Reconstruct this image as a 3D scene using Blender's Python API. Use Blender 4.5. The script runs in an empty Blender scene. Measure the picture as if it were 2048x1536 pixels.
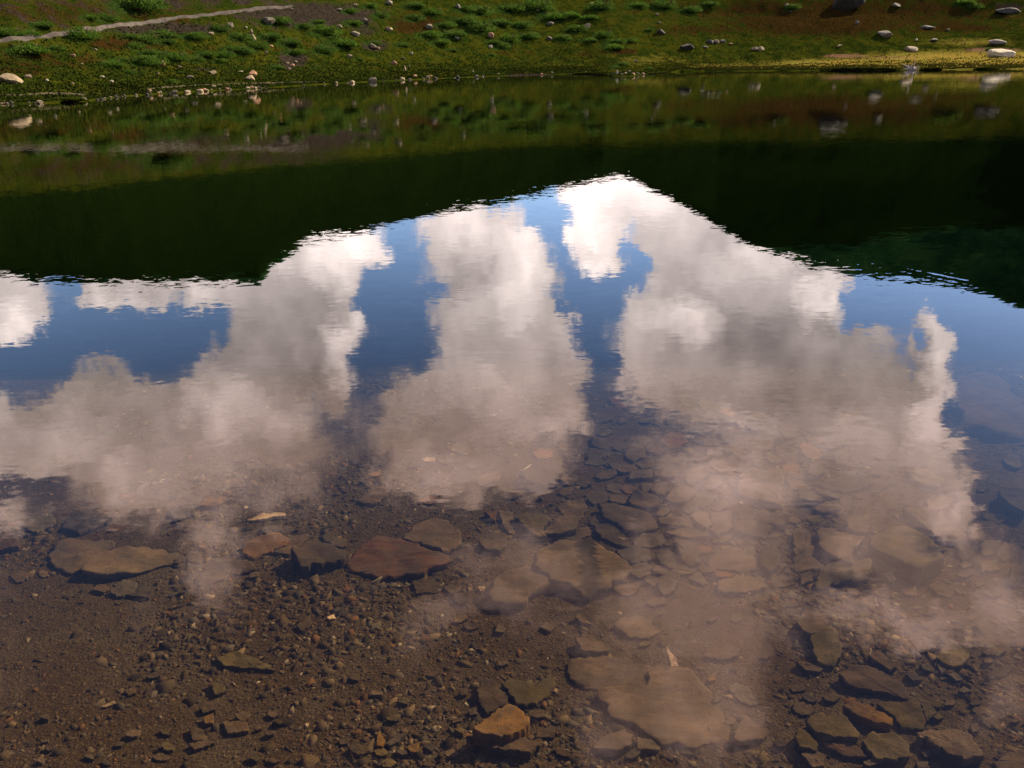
import bpy, bmesh, math, random
import numpy as np
from mathutils import Vector, Matrix

# ------------------------------------------------------------------ camera, light, exposure
S = bpy.context.scene
COL = S.collection
RAD = math.radians
FPX = 1550.0                      # focal length in pixels of the 2048 px wide photograph
CAM = np.array([0.0, 0.0, 1.65])
PITCH, ROLL = RAD(22.8), RAD(1.0)
_f = np.array([0, math.cos(PITCH), -math.sin(PITCH)])
_u = np.array([0, math.sin(PITCH), math.cos(PITCH)])
_r = np.array([1.0, 0, 0])
_R = _r*math.cos(ROLL) - _u*math.sin(ROLL)
_U = _u*math.cos(ROLL) + _r*math.sin(ROLL)

cam = bpy.data.cameras.new('camera')
cam.sensor_width = 36.0
cam.lens = FPX/2048*36
cam.clip_start, cam.clip_end = 0.05, 6000
co = bpy.data.objects.new('camera', cam)
COL.objects.link(co)
co.matrix_world = Matrix(((_R[0], _U[0], -_f[0], CAM[0]), (_R[1], _U[1], -_f[1], CAM[1]),
                          (_R[2], _U[2], -_f[2], CAM[2]), (0, 0, 0, 1)))
S.camera = co

SUN_AZ, SUN_EL, SUN_POWER = 55.0, 33.0, 5.0
SKY_STRENGTH = 0.11
EXPOSURE = 1.5
CLOUD = 1.22                      # radiance of the clouds
sv = Vector((math.sin(RAD(SUN_AZ))*math.cos(RAD(SUN_EL)), math.cos(RAD(SUN_AZ))*math.cos(RAD(SUN_EL)), math.sin(RAD(SUN_EL))))
sl = bpy.data.lights.new('sun', 'SUN')
sl.energy, sl.angle, sl.color = SUN_POWER, RAD(0.55), (1.0, 0.88, 0.70)
so = bpy.data.objects.new('sun', sl)
COL.objects.link(so)
so.rotation_euler = sv.to_track_quat('Z', 'Y').to_euler()
S.view_settings.view_transform = 'Standard'
S.view_settings.look = 'None'
S.view_settings.gamma = 1
S.view_settings.use_curve_mapping = False
S.view_settings.exposure = EXPOSURE
S.cycles.max_bounces = 8
S.cycles.transparent_max_bounces = 12
S.cycles.use_denoising = True


def pdir(x, y):
    x = np.asarray(x, float); y = np.asarray(y, float)
    return _f + ((x-1024)/FPX)[..., None]*_R + ((768-y)/FPX)[..., None]*_U


def azel(x, y):                   # where in the sky the mirror image seen at a pixel lies
    d = pdir(x, y)
    return (np.degrees(np.arctan2(d[..., 0], d[..., 1])),
            np.degrees(np.arctan2(-d[..., 2], np.hypot(d[..., 0], d[..., 1]))))


# ------------------------------------------------------------------ node helper
class NT:
    def __init__(self, tree):
        self.t = tree; self.n = tree.nodes; self.n.clear()

    def new(self, kind, **kw):
        nd = self.n.new(kind)
        for k, v in kw.items():
            setattr(nd, k, v)
        return nd

    def put(self, sock, v):
        if isinstance(v, bpy.types.NodeSocket):
            self.t.links.new(v, sock)
        else:
            sock.default_value = v

    def math(self, op, a, b=None, c=None, clamp=False):
        m = self.new('ShaderNodeMath', operation=op, use_clamp=clamp)
        self.put(m.inputs[0], a)
        if b is not None: self.put(m.inputs[1], b)
        if c is not None: self.put(m.inputs[2], c)
        return m.outputs[0]

    def vec(self, op, a, b=None, c=None):
        m = self.new('ShaderNodeVectorMath', operation=op)
        self.put(m.inputs[0], a)
        if b is not None: self.put(m.inputs[1], b)
        if c is not None: self.put(m.inputs[2], c)
        return m.outputs[0]

    def noise(self, vec, scale, detail=3, rough=0.55, dist=0.0):
        m = self.new('ShaderNodeTexNoise')
        self.put(m.inputs['Vector'], vec)
        m.inputs['Scale'].default_value = scale
        m.inputs['Detail'].default_value = detail
        m.inputs['Roughness'].default_value = rough
        m.inputs['Distortion'].default_value = dist
        return m

    def mix(self, f, a, b, blend='MIX'):
        m = self.new('ShaderNodeMix', data_type='RGBA', blend_type=blend)
        self.put(m.inputs[0], f)
        self.put(m.inputs[6], a if isinstance(a, bpy.types.NodeSocket) else (*a, 1)[:4])
        self.put(m.inputs[7], b if isinstance(b, bpy.types.NodeSocket) else (*b, 1)[:4])
        return m.outputs[2]

    def step(self, v, lo, hi, a=0.0, b=1.0, smooth=True):
        m = self.new('ShaderNodeMapRange', interpolation_type='SMOOTHSTEP' if smooth else 'LINEAR')
        self.put(m.inputs[0], v)
        for i, k in enumerate((lo, hi, a, b)):
            m.inputs[i+1].default_value = k
        return m.outputs[0]


# ------------------------------------------------------------------ sky: blue with tall cumulus
# (x, y, half width, half height, weight): the cloud masses as the lake mirrors them, turned into
# compass bearing and height above the horizon
MASS = [(30, 590, 80, 60, 1), (60, 655, 45, 50, 1), (0, 650, 60, 50, .9), (0, 545, 90, 30, .9),
        (270, 585, 120, 42, 1), (405, 572, 38, 34, 1), (205, 600, 40, 42, .9), (330, 545, 160, 28, .8), (480, 560, 70, 40, .7),
        (560, 590, 110, 80, 1), (640, 540, 90, 65, 1), (725, 485, 62, 42, 1), (600, 470, 120, 50, .6), (560, 690, 105, 90, 1),
        (690, 655, 60, 42, 1), (665, 760, 42, 75, 1), (480, 770, 120, 80, 1), (390, 850, 130, 90, .9),
        (540, 850, 150, 80, .8), (630, 620, 70, 70, 1),
        (190, 760, 80, 50, .8), (100, 840, 140, 70, 1), (20, 890, 110, 60, .9), (230, 830, 90, 70, .8), (255, 930, 80, 70, 1),
        (190, 960, 70, 60, .8), (225, 1010, 60, 35, .8), (90, 910, 120, 50, .9), (400, 925, 80, 60, .8),
        (520, 920, 100, 50, .8), (440, 1030, 60, 80, .5), (430, 1130, 55, 80, .4), (640, 930, 60, 40, .5),
        (930, 450, 85, 60, .9), (960, 530, 115, 80, 1), (1050, 560, 80, 90, 1), (940, 630, 100, 70, 1),
        (1010, 690, 130, 70, 1), (1120, 650, 55, 35, .9), (970, 770, 170, 70, 1), (1100, 745, 70, 60, 1),
        (1125, 830, 50, 55, .9), (900, 830, 150, 70, 1), (1020, 870, 140, 60, .9), (850, 900, 120, 60, .9),
        (960, 950, 130, 45, .9), (1050, 940, 60, 40, .6), (800, 960, 70, 40, .5), (1020, 410, 45, 40, .6),
        (1195, 430, 50, 75, 1), (1195, 510, 45, 65, 1), (1210, 365, 90, 35, .9), (1300, 400, 85, 55, 1),
        (1290, 470, 55, 35, .9), (1260, 345, 60, 25, .8),
        (1390, 480, 90, 80, 1), (1370, 590, 95, 80, 1), (1295, 670, 70, 75, 1), (1470, 590, 120, 120, 1),
        (1560, 520, 110, 60, 1), (1625, 590, 62, 60, 1), (1480, 720, 160, 100, 1), (1295, 755, 75, 65, .9),
        (1620, 720, 110, 80, 1), (1705, 700, 60, 50, .8), (1780, 750, 80, 70, .8), (1868, 690, 34, 55, 1),
        (1872, 790, 40, 90, 1), (1870, 880, 42, 60, .9), (1390, 800, 110, 50, .8), (1530, 810, 90, 45, .7),
        (1700, 830, 150, 75, .9), (1800, 880, 80, 90, .8), (1915, 985, 50, 65, 1.2), (1925, 1045, 42, 50, 1.1),
        (1840, 990, 90, 70, .7),
        (1600, 900, 180, 80, .55), (1400, 950, 170, 90, .6), (1480, 1040, 110, 110, .7), (1420, 1100, 140, 90, .6),
        (1400, 1210, 170, 90, .7), (1300, 1290, 160, 70, .6), (1440, 1340, 120, 110, .62), (1450, 1470, 110, 100, .7),
        (1250, 1420, 110, 120, .55), (1120, 1180, 150, 70, .5), (900, 1220, 120, 55, .6), (1000, 1100, 120, 60, .4),
        (1720, 1120, 140, 70, .55), (1850, 1150, 150, 60, .9), (1740, 1245, 95, 50, 1.2), (1880, 1240, 130, 55, 1.2),
        (2000, 1130, 70, 60, .8), (2000, 1250, 70, 65, 1.2), (50, 1030, 70, 40, .7), (330, 1000, 60, 45, .7), (560, 1000, 90, 50, .6), (420, 1200, 60, 70, .5), (1700, 980, 150, 80, .6), (1760, 1040, 90, 60, .5), (2010, 1400, 70, 110, .5), (1560, 1190, 80, 60, .5)]
LIT = [(725, 480, 62, 40, .65), (650, 520, 70, 50, .7), (705, 655, 50, 34, .9), (690, 730, 34, 60, .8), (1045, 560, 50, 85, 1.0), (1060, 660, 60, 50, .5),
       (960, 620, 60, 50, .5), (1195, 490, 50, 55, .75), (1190, 555, 28, 28, .9), (1385, 640, 50, 45, 1.1), (1300, 640, 60, 60, .6),
       (1640, 600, 48, 44, 1.0), (1560, 500, 80, 25, .4), (1875, 700, 26, 50, .9), (1888, 790, 26, 80, .8), (1915, 1010, 45, 70, 1.0),
       (60, 660, 45, 50, .6), (205, 605, 45, 30, .6), (400, 575, 34, 28, .6), (300, 600, 80, 25, .35), (1150, 690, 40, 50, .5), (870, 700, 60, 60, .35),
       (450, 830, 60, 55, .8), (940, 480, 60, 50, .35), (1230, 368, 60, 30, .2), (1500, 850, 70, 30, .7), (1250, 740, 50, 50, .5), (560, 850, 60, 40, .5),
       (990, 760, 80, 60, .6), (1870, 880, 40, 60, .7), (1800, 1250, 150, 35, .8), (2000, 1240, 60, 60, .7), (240, 940, 50, 50, .6), (1100, 860, 50, 40, .5),
       (100, 880, 90, 60, .6), (1440, 1250, 150, 200, .3), (900, 930, 100, 40, .5), (1300, 400, 60, 30, .2), (1720, 870, 60, 50, .4), (1500, 960, 80, 40, .6)]
DARK = [(1500, 680, 100, 60, .5), (560, 640, 80, 60, .35), (900, 500, 50, 80, .35), (1640, 760, 60, 60, .2), (560, 760, 60, 60, .25), (1430, 500, 60, 70, .25)]

world = bpy.data.worlds.new('World')
S.world = world
world.use_nodes = True
w = NT(world.node_tree)
tc = w.new('ShaderNodeTexCoord').outputs['Generated']
sep = w.new('ShaderNodeSeparateXYZ'); w.put(sep.inputs[0], tc)
el = w.math('MULTIPLY', w.math('ARCSINE', sep.outputs[2]), 180/math.pi)
az = w.math('MULTIPLY', w.math('ARCTAN2', sep.outputs[0], sep.outputs[1]), 180/math.pi)
pos = w.new('ShaderNodeCombineXYZ'); w.put(pos.inputs[0], az); w.put(pos.inputs[1], el)
w1 = w.noise(tc, 9.0, 5, 0.6)
w2 = w.noise(tc, 34.0, 4, 0.6)
warp = w.vec('MULTIPLY_ADD', w.vec('SUBTRACT', w1.outputs['Color'], (.5, .5, .5)), (5.0, 5.0, 0), pos.outputs[0])
warp = w.vec('MULTIPLY_ADD', w.vec('SUBTRACT', w2.outputs['Color'], (.5, .5, .5)), (3.6, 3.6, 0), warp)


def field(blobs, grow, chain=0.0):
    acc = None
    for (x, y, rx, ry, k) in blobs:
        a, e = azel(x, y)
        sx = abs(azel(x+rx, y)[0]-azel(x-rx, y)[0])/2*grow
        sy = abs(azel(x, y+ry)[1]-azel(x, y-ry)[1])/2*grow
        v = warp if acc is None else w.vec('MULTIPLY_ADD', acc, (1e-7, 0, 0), warp)   # keeps the evaluation order serial
        v = w.vec('MULTIPLY_ADD', v, (1/sx, 1/sy, 0), (-float(a)/sx, -float(e)/sy, 0))
        g = w.new('ShaderNodeTexGradient', gradient_type='SPHERICAL'); w.put(g.inputs[0], v)
        acc = w.math('MULTIPLY_ADD', g.outputs['Fac'], float(k), acc if acc is not None else chain)
    return acc


mass = field(MASS, 1.38)
lit = field(LIT, 1.5)
dark = field(DARK, 1.5)
# cumulus elsewhere in the sky, outside the part the lake mirrors
inside = w.math('MULTIPLY', w.step(w.math('ABSOLUTE', az), 42, 58, 1, 0), w.step(el, 46, 58, 1, 0))
inside = w.math('MULTIPLY', inside, w.step(el, -1, 4))
gen = w.noise(tc, 2.2, 6, 0.6)
other = w.math('MULTIPLY', w.step(gen.outputs['Fac'], 0.56, 0.68), w.math('SUBTRACT', 1.0, inside))
fine = w.noise(tc, 16.0, 7, 0.62)
edge = w.math('MULTIPLY_ADD', w.math('SUBTRACT', fine.outputs['Fac'], .5), 0.95, mass)
hik = w.step(el, 16, 27)
crisp = w.math('MULTIPLY', w.step(edge, 0.22, 0.56), w.math('SUBTRACT', 1.0, hik))
veil = w.math('MULTIPLY', w.step(edge, 0.02, 0.72), hik)
alpha = w.math('MAXIMUM', w.math('MULTIPLY', w.math('ADD', crisp, veil), 0.97), w.math('MULTIPLY', other, .9))
soft = w.noise(tc, 5.0, 5, 0.6)
bright = w.math('MULTIPLY_ADD', lit, 0.72, 0.58)
bright = w.math('MULTIPLY_ADD', w.math('SUBTRACT', soft.outputs['Fac'], .5), 0.95, bright)
bright = w.math('MULTIPLY_ADD', dark, -0.30, bright)
bright = w.math('MULTIPLY_ADD', w.math('SUBTRACT', w1.outputs['Fac'], .5), 0.7, bright)
bright = w.math('MULTIPLY_ADD', w.math('SUBTRACT', fine.outputs['Fac'], .5), 0.5, bright)
bright = w.math('MULTIPLY', w.math('MAXIMUM', bright, 0.16), CLOUD)
tone = w.mix(w.step(bright, 0.35, 1.1), (1.03, 0.865, 0.81), (1.02, 0.865, 0.81))
high = w.mix(w.step(el, 15, 42), (1, 1, 1), (2.45, 1.90, 1.80))
cl = w.vec('SCALE', w.mix(1.0, tone, high, 'MULTIPLY'))
w.put(cl.node.inputs['Scale'], bright)
sky = w.new('ShaderNodeTexSky', sky_type='NISHITA', sun_disc=False, sun_elevation=RAD(SUN_EL), sun_rotation=RAD(SUN_AZ),
            altitude=1800, air_density=1.0, dust_density=0.4, ozone_density=2.0)
skyc = w.vec('SCALE', sky.outputs[0]); skyc.node.inputs['Scale'].default_value = SKY_STRENGTH
skyc = w.vec('MULTIPLY', skyc, w.mix(w.step(el, 6, 40), (1.0, .97, 1.0), (.62, .62, .72)))
bg = w.new('ShaderNodeBackground')
w.put(bg.inputs[0], w.mix(alpha, skyc, cl))
bg.inputs[1].default_value = 1.0
wo = w.new('ShaderNodeOutputWorld'); w.put(wo.inputs[0], bg.outputs[0])
world.cycles.sampling_method = 'MANUAL'
world.cycles.sample_map_resolution = 512


# ------------------------------------------------------------------ numeric helpers
def _hash(i, j, s):
    n = (i.astype(np.int64)*374761393 + j.astype(np.int64)*668265263 + s*1274126177) & 0xffffffff
    n = ((n ^ (n >> 13))*1274126177) & 0xffffffff
    return ((n ^ (n >> 16)) & 0xffff)/65535.0


def vnoise(x, y, s=0):
    x = np.asarray(x, float); y = np.asarray(y, float)
    i, j = np.floor(x), np.floor(y)
    u, v = x-i, y-j
    u = u*u*(3-2*u); v = v*v*(3-2*v)
    a, b, c, d = _hash(i, j, s), _hash(i+1, j, s), _hash(i, j+1, s), _hash(i+1, j+1, s)
    return (a*(1-u)+b*u)*(1-v) + (c*(1-u)+d*u)*v - 0.5


def fbm(x, y, s=0, o=4, g=0.5):
    t, a = 0.0, 1.0
    for k in range(o):
        t = t + a*vnoise(x*2**k+17.3*k, y*2**k-9.1*k, s+k); a *= g
    return t


def smin(a, b, k):
    h = np.clip(0.5+0.5*(b-a)/k, 0, 1)
    return b*(1-h)+a*h-k*h*(1-h)


# ------------------------------------------------------------------ the ground as one function of bearing and distance
SH = [(0, 209), (90, 207), (170, 203), (250, 193), (350, 186), (500, 178), (680, 167), (860, 158), (1030, 151), (1120, 149),
      (1190, 148), (1225, 153), (1260, 153), (1300, 148), (1360, 143.5), (1500, 142), (1640, 141.5), (1800, 141), (1900, 139.5), (2048, 138)]
_d = pdir([p[0] for p in SH], [p[1] for p in SH])
sh_az = np.degrees(np.arctan2(_d[:, 0], _d[:, 1]))
sh_d = CAM[2]/(-_d[:, 2]/np.hypot(_d[:, 0], _d[:, 1]))
sm_az, sm_d = np.delete(sh_az, [11, 12]), np.delete(sh_d, [11, 12])
sh_az = np.concatenate([[-180, -120, -92, -70, -50], sh_az, [48, 60, 80, 95, 120, 180]])
sh_d = np.concatenate([[1, 1.5, 5, 22, 32], sh_d, [75, 70, 40, 6, 1.5, 1]])
sm_az = np.concatenate([[-180, -120, -92, -70, -50], sm_az, [48, 60, 80, 95, 120, 180]])
sm_d = np.concatenate([[1, 1.5, 5, 22, 32], sm_d, [75, 70, 40, 6, 1.5, 1]])
RIDGE = [(0, 532), (60, 548), (160, 553), (320, 552), (440, 553), (520, 556), (545, 520), (620, 468), (740, 440), (850, 417), (1000, 394), (1150, 357),
         (1245, 336), (1350, 388), (1500, 475), (1640, 522), (1760, 546), (1800, 548), (1950, 574), (2048, 614)]
ra, re_ = azel([p[0] for p in RIDGE], [p[1] for p in RIDGE])
ra = np.concatenate([[-180, -90, -55], ra, [50, 58, 90, 180]])
re_ = np.concatenate([[8, 12, 14.5], re_, [16, 13, 10, 8]])
rt = np.tan(np.radians(re_))


def seg(v, a, b):
    t = np.clip((v-a)/(b-a), 0, 1); return t*t*(3-2*t)


def ground(azd, d):
    azd = np.asarray(azd, float); d = np.asarray(d, float)
    x, y = d*np.sin(np.radians(azd)), d*np.cos(np.radians(azd))
    ds = np.exp(np.interp(azd, sh_az, np.log(sh_d)))
    ds = ds*(1+0.012*fbm(azd*1.2, azd*0, 5, 4))
    s = d-ds
    s2 = d-np.exp(sum(np.interp(azd+k, sm_az, np.log(sm_d)) for k in (-3, -1, 1, 3))/4)
    right = seg(azd, -14, 22)
    g1 = 0.15*(1-right)+0.025*right
    L = 10*(1-right)+(14+16*seg(azd, 16, 32))*right
    g2 = 0.42*(1-right)+0.27*right
    g3 = 0.62
    s1 = np.maximum(s, 0)
    sp = np.maximum(s2-1.5, 0)
    land = (0.10+.13*np.minimum(sp/1.5, 1))*(1-np.exp(-s1/.5)) + g1*np.minimum(sp, L) + g2*np.maximum(sp-L, 0) + (g3-g2)*np.maximum(sp-L-24, 0)
    rough = np.minimum(sp/6, 1)*.9+.1*np.minimum(s1, 1)
    land = land + rough*(0.30*fbm(x/6, y/6, 11, 3) + 0.17*fbm(x/1.1, y/1.1, 21, 3) + np.minimum(sp/30, 1)*2.2*fbm(x/26, y/26, 31, 4))
    T = np.interp(azd, ra, rt)
    far = np.clip((d-110)/110, 0, 1)
    cap = T*(0.95+0.05*far)*(1 + (1-far)*0.12*fbm(x/26, y/26, 41, 4)) + 0.003*fbm(x/7, y/7, 51, 3)
    land = np.where(d > 60, d*smin(land/np.maximum(d, 1), cap, 0.02), land)
    land = np.where(d > 225, land - (d-225)*0.5, land)
    near = np.where(y > 0, -(0.02+0.075*y) - np.maximum(y-5.0, 0)*0.28, -0.02-0.12*y)
    near = near + 0.012*fbm(x/.5, y/.5, 61, 4) + 0.05*fbm(x/1.7, y/1.7, 71, 2)
    bed = np.maximum(np.maximum(near, -3.6+0.3*fbm(x/9, y/9, 81, 2)), 0.38*s)
    return np.where(s > 0, land, np.minimum(bed, 0.0) if np.ndim(bed) == 0 else np.where(s < 0, np.maximum(near, bed)*1.0, 0))


def gxy(x, y):
    return ground(np.degrees(np.arctan2(x, y)), np.hypot(x, y))


def hit(px, py, dmin=12.0, dmax=340.0):
    """where the view line through a photograph pixel meets the ground beyond the lake"""
    v = pdir(px, py); h = math.hypot(v[0], v[1]); a = math.degrees(math.atan2(v[0], v[1]))
    d = np.geomspace(dmin, dmax, 4000)
    z = CAM[2]+d*v[2]/h
    g = ground(np.full_like(d, a), d)
    k = np.nonzero(g > z)[0]
    dd = d[k[0]] if len(k) else dmax
    return np.array([dd*v[0]/h, dd*v[1]/h, float(ground(a, dd))])


def bedpt(px, py, dz=0.0):
    """same for the lake bed close by"""
    v = pdir(px, py)
    t = CAM[2]/-v[2]
    for _ in range(12):
        p = CAM+v*t
        t = (CAM[2]-(float(gxy(p[0], p[1]))+dz))/-v[2]
    p = CAM+v*t
    return p


def project(x, y, z):
    p = np.stack([x-CAM[0], y-CAM[1], z-CAM[2]], -1)
    f = np.maximum(p@_f, 1e-3)
    return 1024+FPX*(p@_R)/f, 768-FPX*(p@_U)/f


# ------------------------------------------------------------------ object helpers
def mesh_np(name, v, faces, mat, smooth=False, quads=None):
    me = bpy.data.meshes.new(name)
    v = np.asarray(v, np.float32)
    if quads is not None:
        q = np.asarray(quads, np.int32)
        n, k = q.shape
        me.vertices.add(len(v)); me.vertices.foreach_set('co', v.ravel())
        me.loops.add(n*k); me.loops.foreach_set('vertex_index', q.ravel())
        me.polygons.add(n); me.polygons.foreach_set('loop_start', np.arange(0, n*k, k, dtype=np.int32))
        me.polygons.foreach_set('loop_total', np.full(n, k, np.int32))
        me.update(calc_edges=True)
    else:
        me.from_pydata(v.tolist(), [], faces)
    if smooth:
        me.polygons.foreach_set('use_smooth', np.ones(len(me.polygons), bool))
    if mat: me.materials.append(mat)
    return me


def link(name, me, parent=None, loc=(0, 0, 0), rot=(0, 0, 0), scale=(1, 1, 1), **props):
    o = bpy.data.objects.new(name, me)
    COL.objects.link(o)
    o.location, o.rotation_euler, o.scale = loc, rot, scale
    if parent: o.parent = parent
    for k, v in props.items():
        if v is not None: o[k] = v
    return o


def grid(A, D):
    """polar grid of ground points, as vertices and quads"""
    aa, dd = np.meshgrid(A, D)
    z = ground(aa, dd)
    x, y = dd*np.sin(np.radians(aa)), dd*np.cos(np.radians(aa))
    v = np.stack([x, y, z], -1).reshape(-1, 3)
    n, m = aa.shape
    i = np.arange((n-1)*(m-1)); r, c = i//(m-1), i % (m-1)
    q = np.stack([r*m+c, r*m+c+1, (r+1)*m+c+1, (r+1)*m+c], -1)[:, ::-1]
    return v, q


def floatcol(me, name, arr):
    a = me.color_attributes.new(name, 'FLOAT_COLOR', 'POINT')
    a.data.foreach_set('color', np.asarray(arr, np.float32).ravel())


# ------------------------------------------------------------------ materials
def new_mat(name):
    m = bpy.data.materials.new(name); m.use_nodes = True
    return m, NT(m.node_tree)


def finish(m, t, color, rough=0.85, bump=None, bstr=0.5, bdist=0.01, spec=0.25):
    if spec <= .05:
        b = t.new('ShaderNodeBsdfDiffuse'); t.put(b.inputs['Color'], color); b.inputs['Roughness'].default_value = .4
    else:
        b = t.new('ShaderNodeBsdfPrincipled')
        t.put(b.inputs['Base Color'], color)
        t.put(b.inputs['Roughness'], rough)
        b.inputs['Specular IOR Level'].default_value = spec
    if bump is not None:
        bn = t.new('ShaderNodeBump'); bn.inputs['Strength'].default_value = bstr; bn.inputs['Distance'].default_value = bdist
        t.put(bn.inputs['Height'], bump); t.put(b.inputs['Normal'], bn.outputs[0])
    o = t.new('ShaderNodeOutputMaterial'); t.put(o.inputs[0], b.outputs[0])
    return m


def stone_mat(name, c1, c2, c3, grain=(1, 1, 1), moss=None, wet=True, band=None):
    m, t = new_mat(name)
    tcn = t.new('ShaderNodeTexCoord'); p = tcn.outputs['Object']
    oi = t.new('ShaderNodeObjectInfo')
    p = t.vec('ADD', p, t.vec('SCALE', oi.outputs['Location'])) if False else p
    off = t.vec('MULTIPLY', oi.outputs['Location'], (3.1, 3.1, 3.1))
    q = t.vec('ADD', p, off)
    a = t.noise(t.vec('MULTIPLY', q, grain), 9, 5, .6, .4)
    b = t.noise(q, 60, 4, .7)
    s = t.noise(q, 320, 2, .6)
    col = t.mix(t.step(a.outputs['Fac'], .36, .64), c1, c2)
    col = t.mix(t.math('MULTIPLY', t.step(b.outputs['Fac'], .5, .68), .6), col, c3)
    col = t.mix(t.math('MULTIPLY', t.step(s.outputs['Fac'], .60, .72), .45), col, tuple(min(1, 2.3*k) for k in c2))
    col = t.mix(t.math('MULTIPLY', t.step(s.outputs['Fac'], .42, .30), .5), col, tuple(.4*k for k in c1))
    if moss:
        g = t.noise(q, 3.2, 4, .6, .8)
        col = t.mix(t.math('MULTIPLY', t.step(g.outputs['Fac'], .50, .60), .8), col, moss)
    if band:      # a dark algae band across the slab, in its own coordinates
        sx = t.new('ShaderNodeSeparateXYZ'); t.put(sx.inputs[0], p)
        wob = t.math('MULTIPLY_ADD', t.math('SUBTRACT', a.outputs['Fac'], .5), .16, sx.outputs[0])
        k = t.math('MULTIPLY', t.step(wob, band[0]-.02, band[0]+.005), t.step(wob, band[1]-.005, band[1]+.02, 1, 0))
        col = t.mix(t.math('MULTIPLY', k, .92), col, band[2])
    if wet:       # lake silt settled over everything
        wp = t.new('ShaderNodeNewGeometry').outputs['Position']
        si = t.noise(wp, 7, 5, .65, .5)
        silt = t.mix(t.step(s.outputs['Fac'], .4, .6), (.031, .020, .0095), (.054, .036, .019))
        col = t.mix(t.math('MULTIPLY', t.step(si.outputs['Fac'], .38, .60), .62), col, silt)
    v = t.math('MULTIPLY_ADD', oi.outputs['Random'], .5, .70)
    vv = t.new('ShaderNodeCombineColor')
    for i in range(3): t.put(vv.inputs[i], v)
    col = t.mix(1.0, col, vv.outputs[0], 'MULTIPLY')
    h = t.math('ADD', t.math('MULTIPLY', a.outputs['Fac'], 1.0), t.math('ADD', t.math('MULTIPLY', b.outputs['Fac'], .5), t.math('MULTIPLY', s.outputs['Fac'], .2)))
    return finish(m, t, col, .8, h, 1.0, .006 if wet else .06, .03 if wet else .15)


MAT = {
    'brown': stone_mat('slate_brown', (0.0475, 0.0258, 0.0108), (0.0741, 0.0416, 0.0181), (0.0342, 0.0194, 0.0087), (1, 2.5, 1)),
    'tan': stone_mat('slate_tan', (0.0627, 0.0344, 0.0146), (0.0855, 0.0488, 0.0214), (0.0523, 0.0294, 0.0132), (1, 2, 1)),
    'olive': stone_mat('slate_olive', (0.0495, 0.0308, 0.0087), (0.0808, 0.0473, 0.0146), (0.0313, 0.0194, 0.0063), (1, 2, 1), moss=(0.0361, 0.0215, 0.0049)),
    'red': stone_mat('slate_reddish', (0.0495, 0.0215, 0.0087), (0.0713, 0.0308, 0.0127), (0.0285, 0.0129, 0.0059), (1, 6, 1)),
    'rust': stone_mat('slate_rusty', (0.0808, 0.0316, 0.0102), (0.1140, 0.0460, 0.0146), (0.0665, 0.0230, 0.0073), (1, 3, 1)),
    'grey': stone_mat('slate_grey', (0.0418, 0.0266, 0.0141), (0.0608, 0.0388, 0.0209), (0.0266, 0.0186, 0.0112), (1, 3, 1)),
    'dark': stone_mat('slate_dark', (0.0228, 0.0144, 0.0078), (0.0361, 0.0222, 0.0117), (0.0133, 0.0086, 0.0049), (1, 3, 1)),
    'ochre': stone_mat('stone_ochre', (0.0808, 0.0359, 0.0078), (0.1140, 0.0517, 0.0117), (0.0428, 0.0186, 0.0049), (1, 2, 1)),
    'pale': stone_mat('stone_pale', (0.2851, 0.1579, 0.0682), (0.3992, 0.2369, 0.1072), (0.1901, 0.0933, 0.0365)),
    'band': stone_mat('slate_banded', (0.0713, 0.0388, 0.0136), (0.0998, 0.0553, 0.0205), (0.0495, 0.0273, 0.0097), (1, 3, 1), band=(.000, .06, (0.0194, 0.0116, 0.0034))),
    'bould_pale': stone_mat('boulder_pale', (0.2016, 0.1444, 0.0770), (0.2856, 0.2090, 0.1184), (0.1260, 0.0874, 0.0474), wet=False),
    'bould_peach': stone_mat('boulder_peach', (0.2772, 0.1368, 0.0592), (0.3696, 0.2052, 0.1006), (0.1680, 0.0836, 0.0385), wet=False),
    'bould_grey': stone_mat('boulder_grey', (0.1008, 0.0798, 0.0521), (0.1680, 0.1330, 0.0858), (0.0672, 0.0570, 0.0414), wet=False),
    'bould_dark': stone_mat('boulder_dark', (0.0378, 0.0304, 0.0213), (0.0588, 0.0486, 0.0332), (0.0210, 0.0167, 0.0118), wet=False),
    'bould_white': stone_mat('boulder_white', (0.3528, 0.2888, 0.1776), (0.4620, 0.3800, 0.2427), (0.2520, 0.2052, 0.1243), wet=False),
}

# --- lake bed silt and gravel
m, t = new_mat('bed_gravel'); MAT['bed'] = m
g = t.new('ShaderNodeNewGeometry').outputs['Position']
a = t.noise(g, 1.3, 4, .6, .5); b = t.noise(g, 22, 5, .7); c = t.noise(g, 130, 4, .7); vo = t.new('ShaderNodeTexVoronoi'); t.put(vo.inputs['Vector'], g); vo.inputs['Scale'].default_value = 95
col = t.mix(t.step(a.outputs['Fac'], .4, .62), (0.0393, 0.0212, 0.0079), (0.0524, 0.0318, 0.0144))
col = t.mix(t.math('MULTIPLY', t.step(b.outputs['Fac'], .45, .62), .6), col, (0.0281, 0.0155, 0.0060))
col = t.mix(t.math('MULTIPLY', t.step(c.outputs['Fac'], .55, .66), .6), col, (0.1122, 0.0649, 0.0288))
col = t.mix(t.math('MULTIPLY', t.step(c.outputs['Fac'], .44, .34), .7), col, (0.0112, 0.0064, 0.0028))
h = t.math('ADD', t.math('ADD', t.math('MULTIPLY', b.outputs['Fac'], 1.6), t.math('MULTIPLY', c.outputs['Fac'], .8)), t.math('MULTIPLY', vo.outputs['Distance'], -.3))
finish(m, t, col, .9, h, 1.0, .012, .02)

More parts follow.
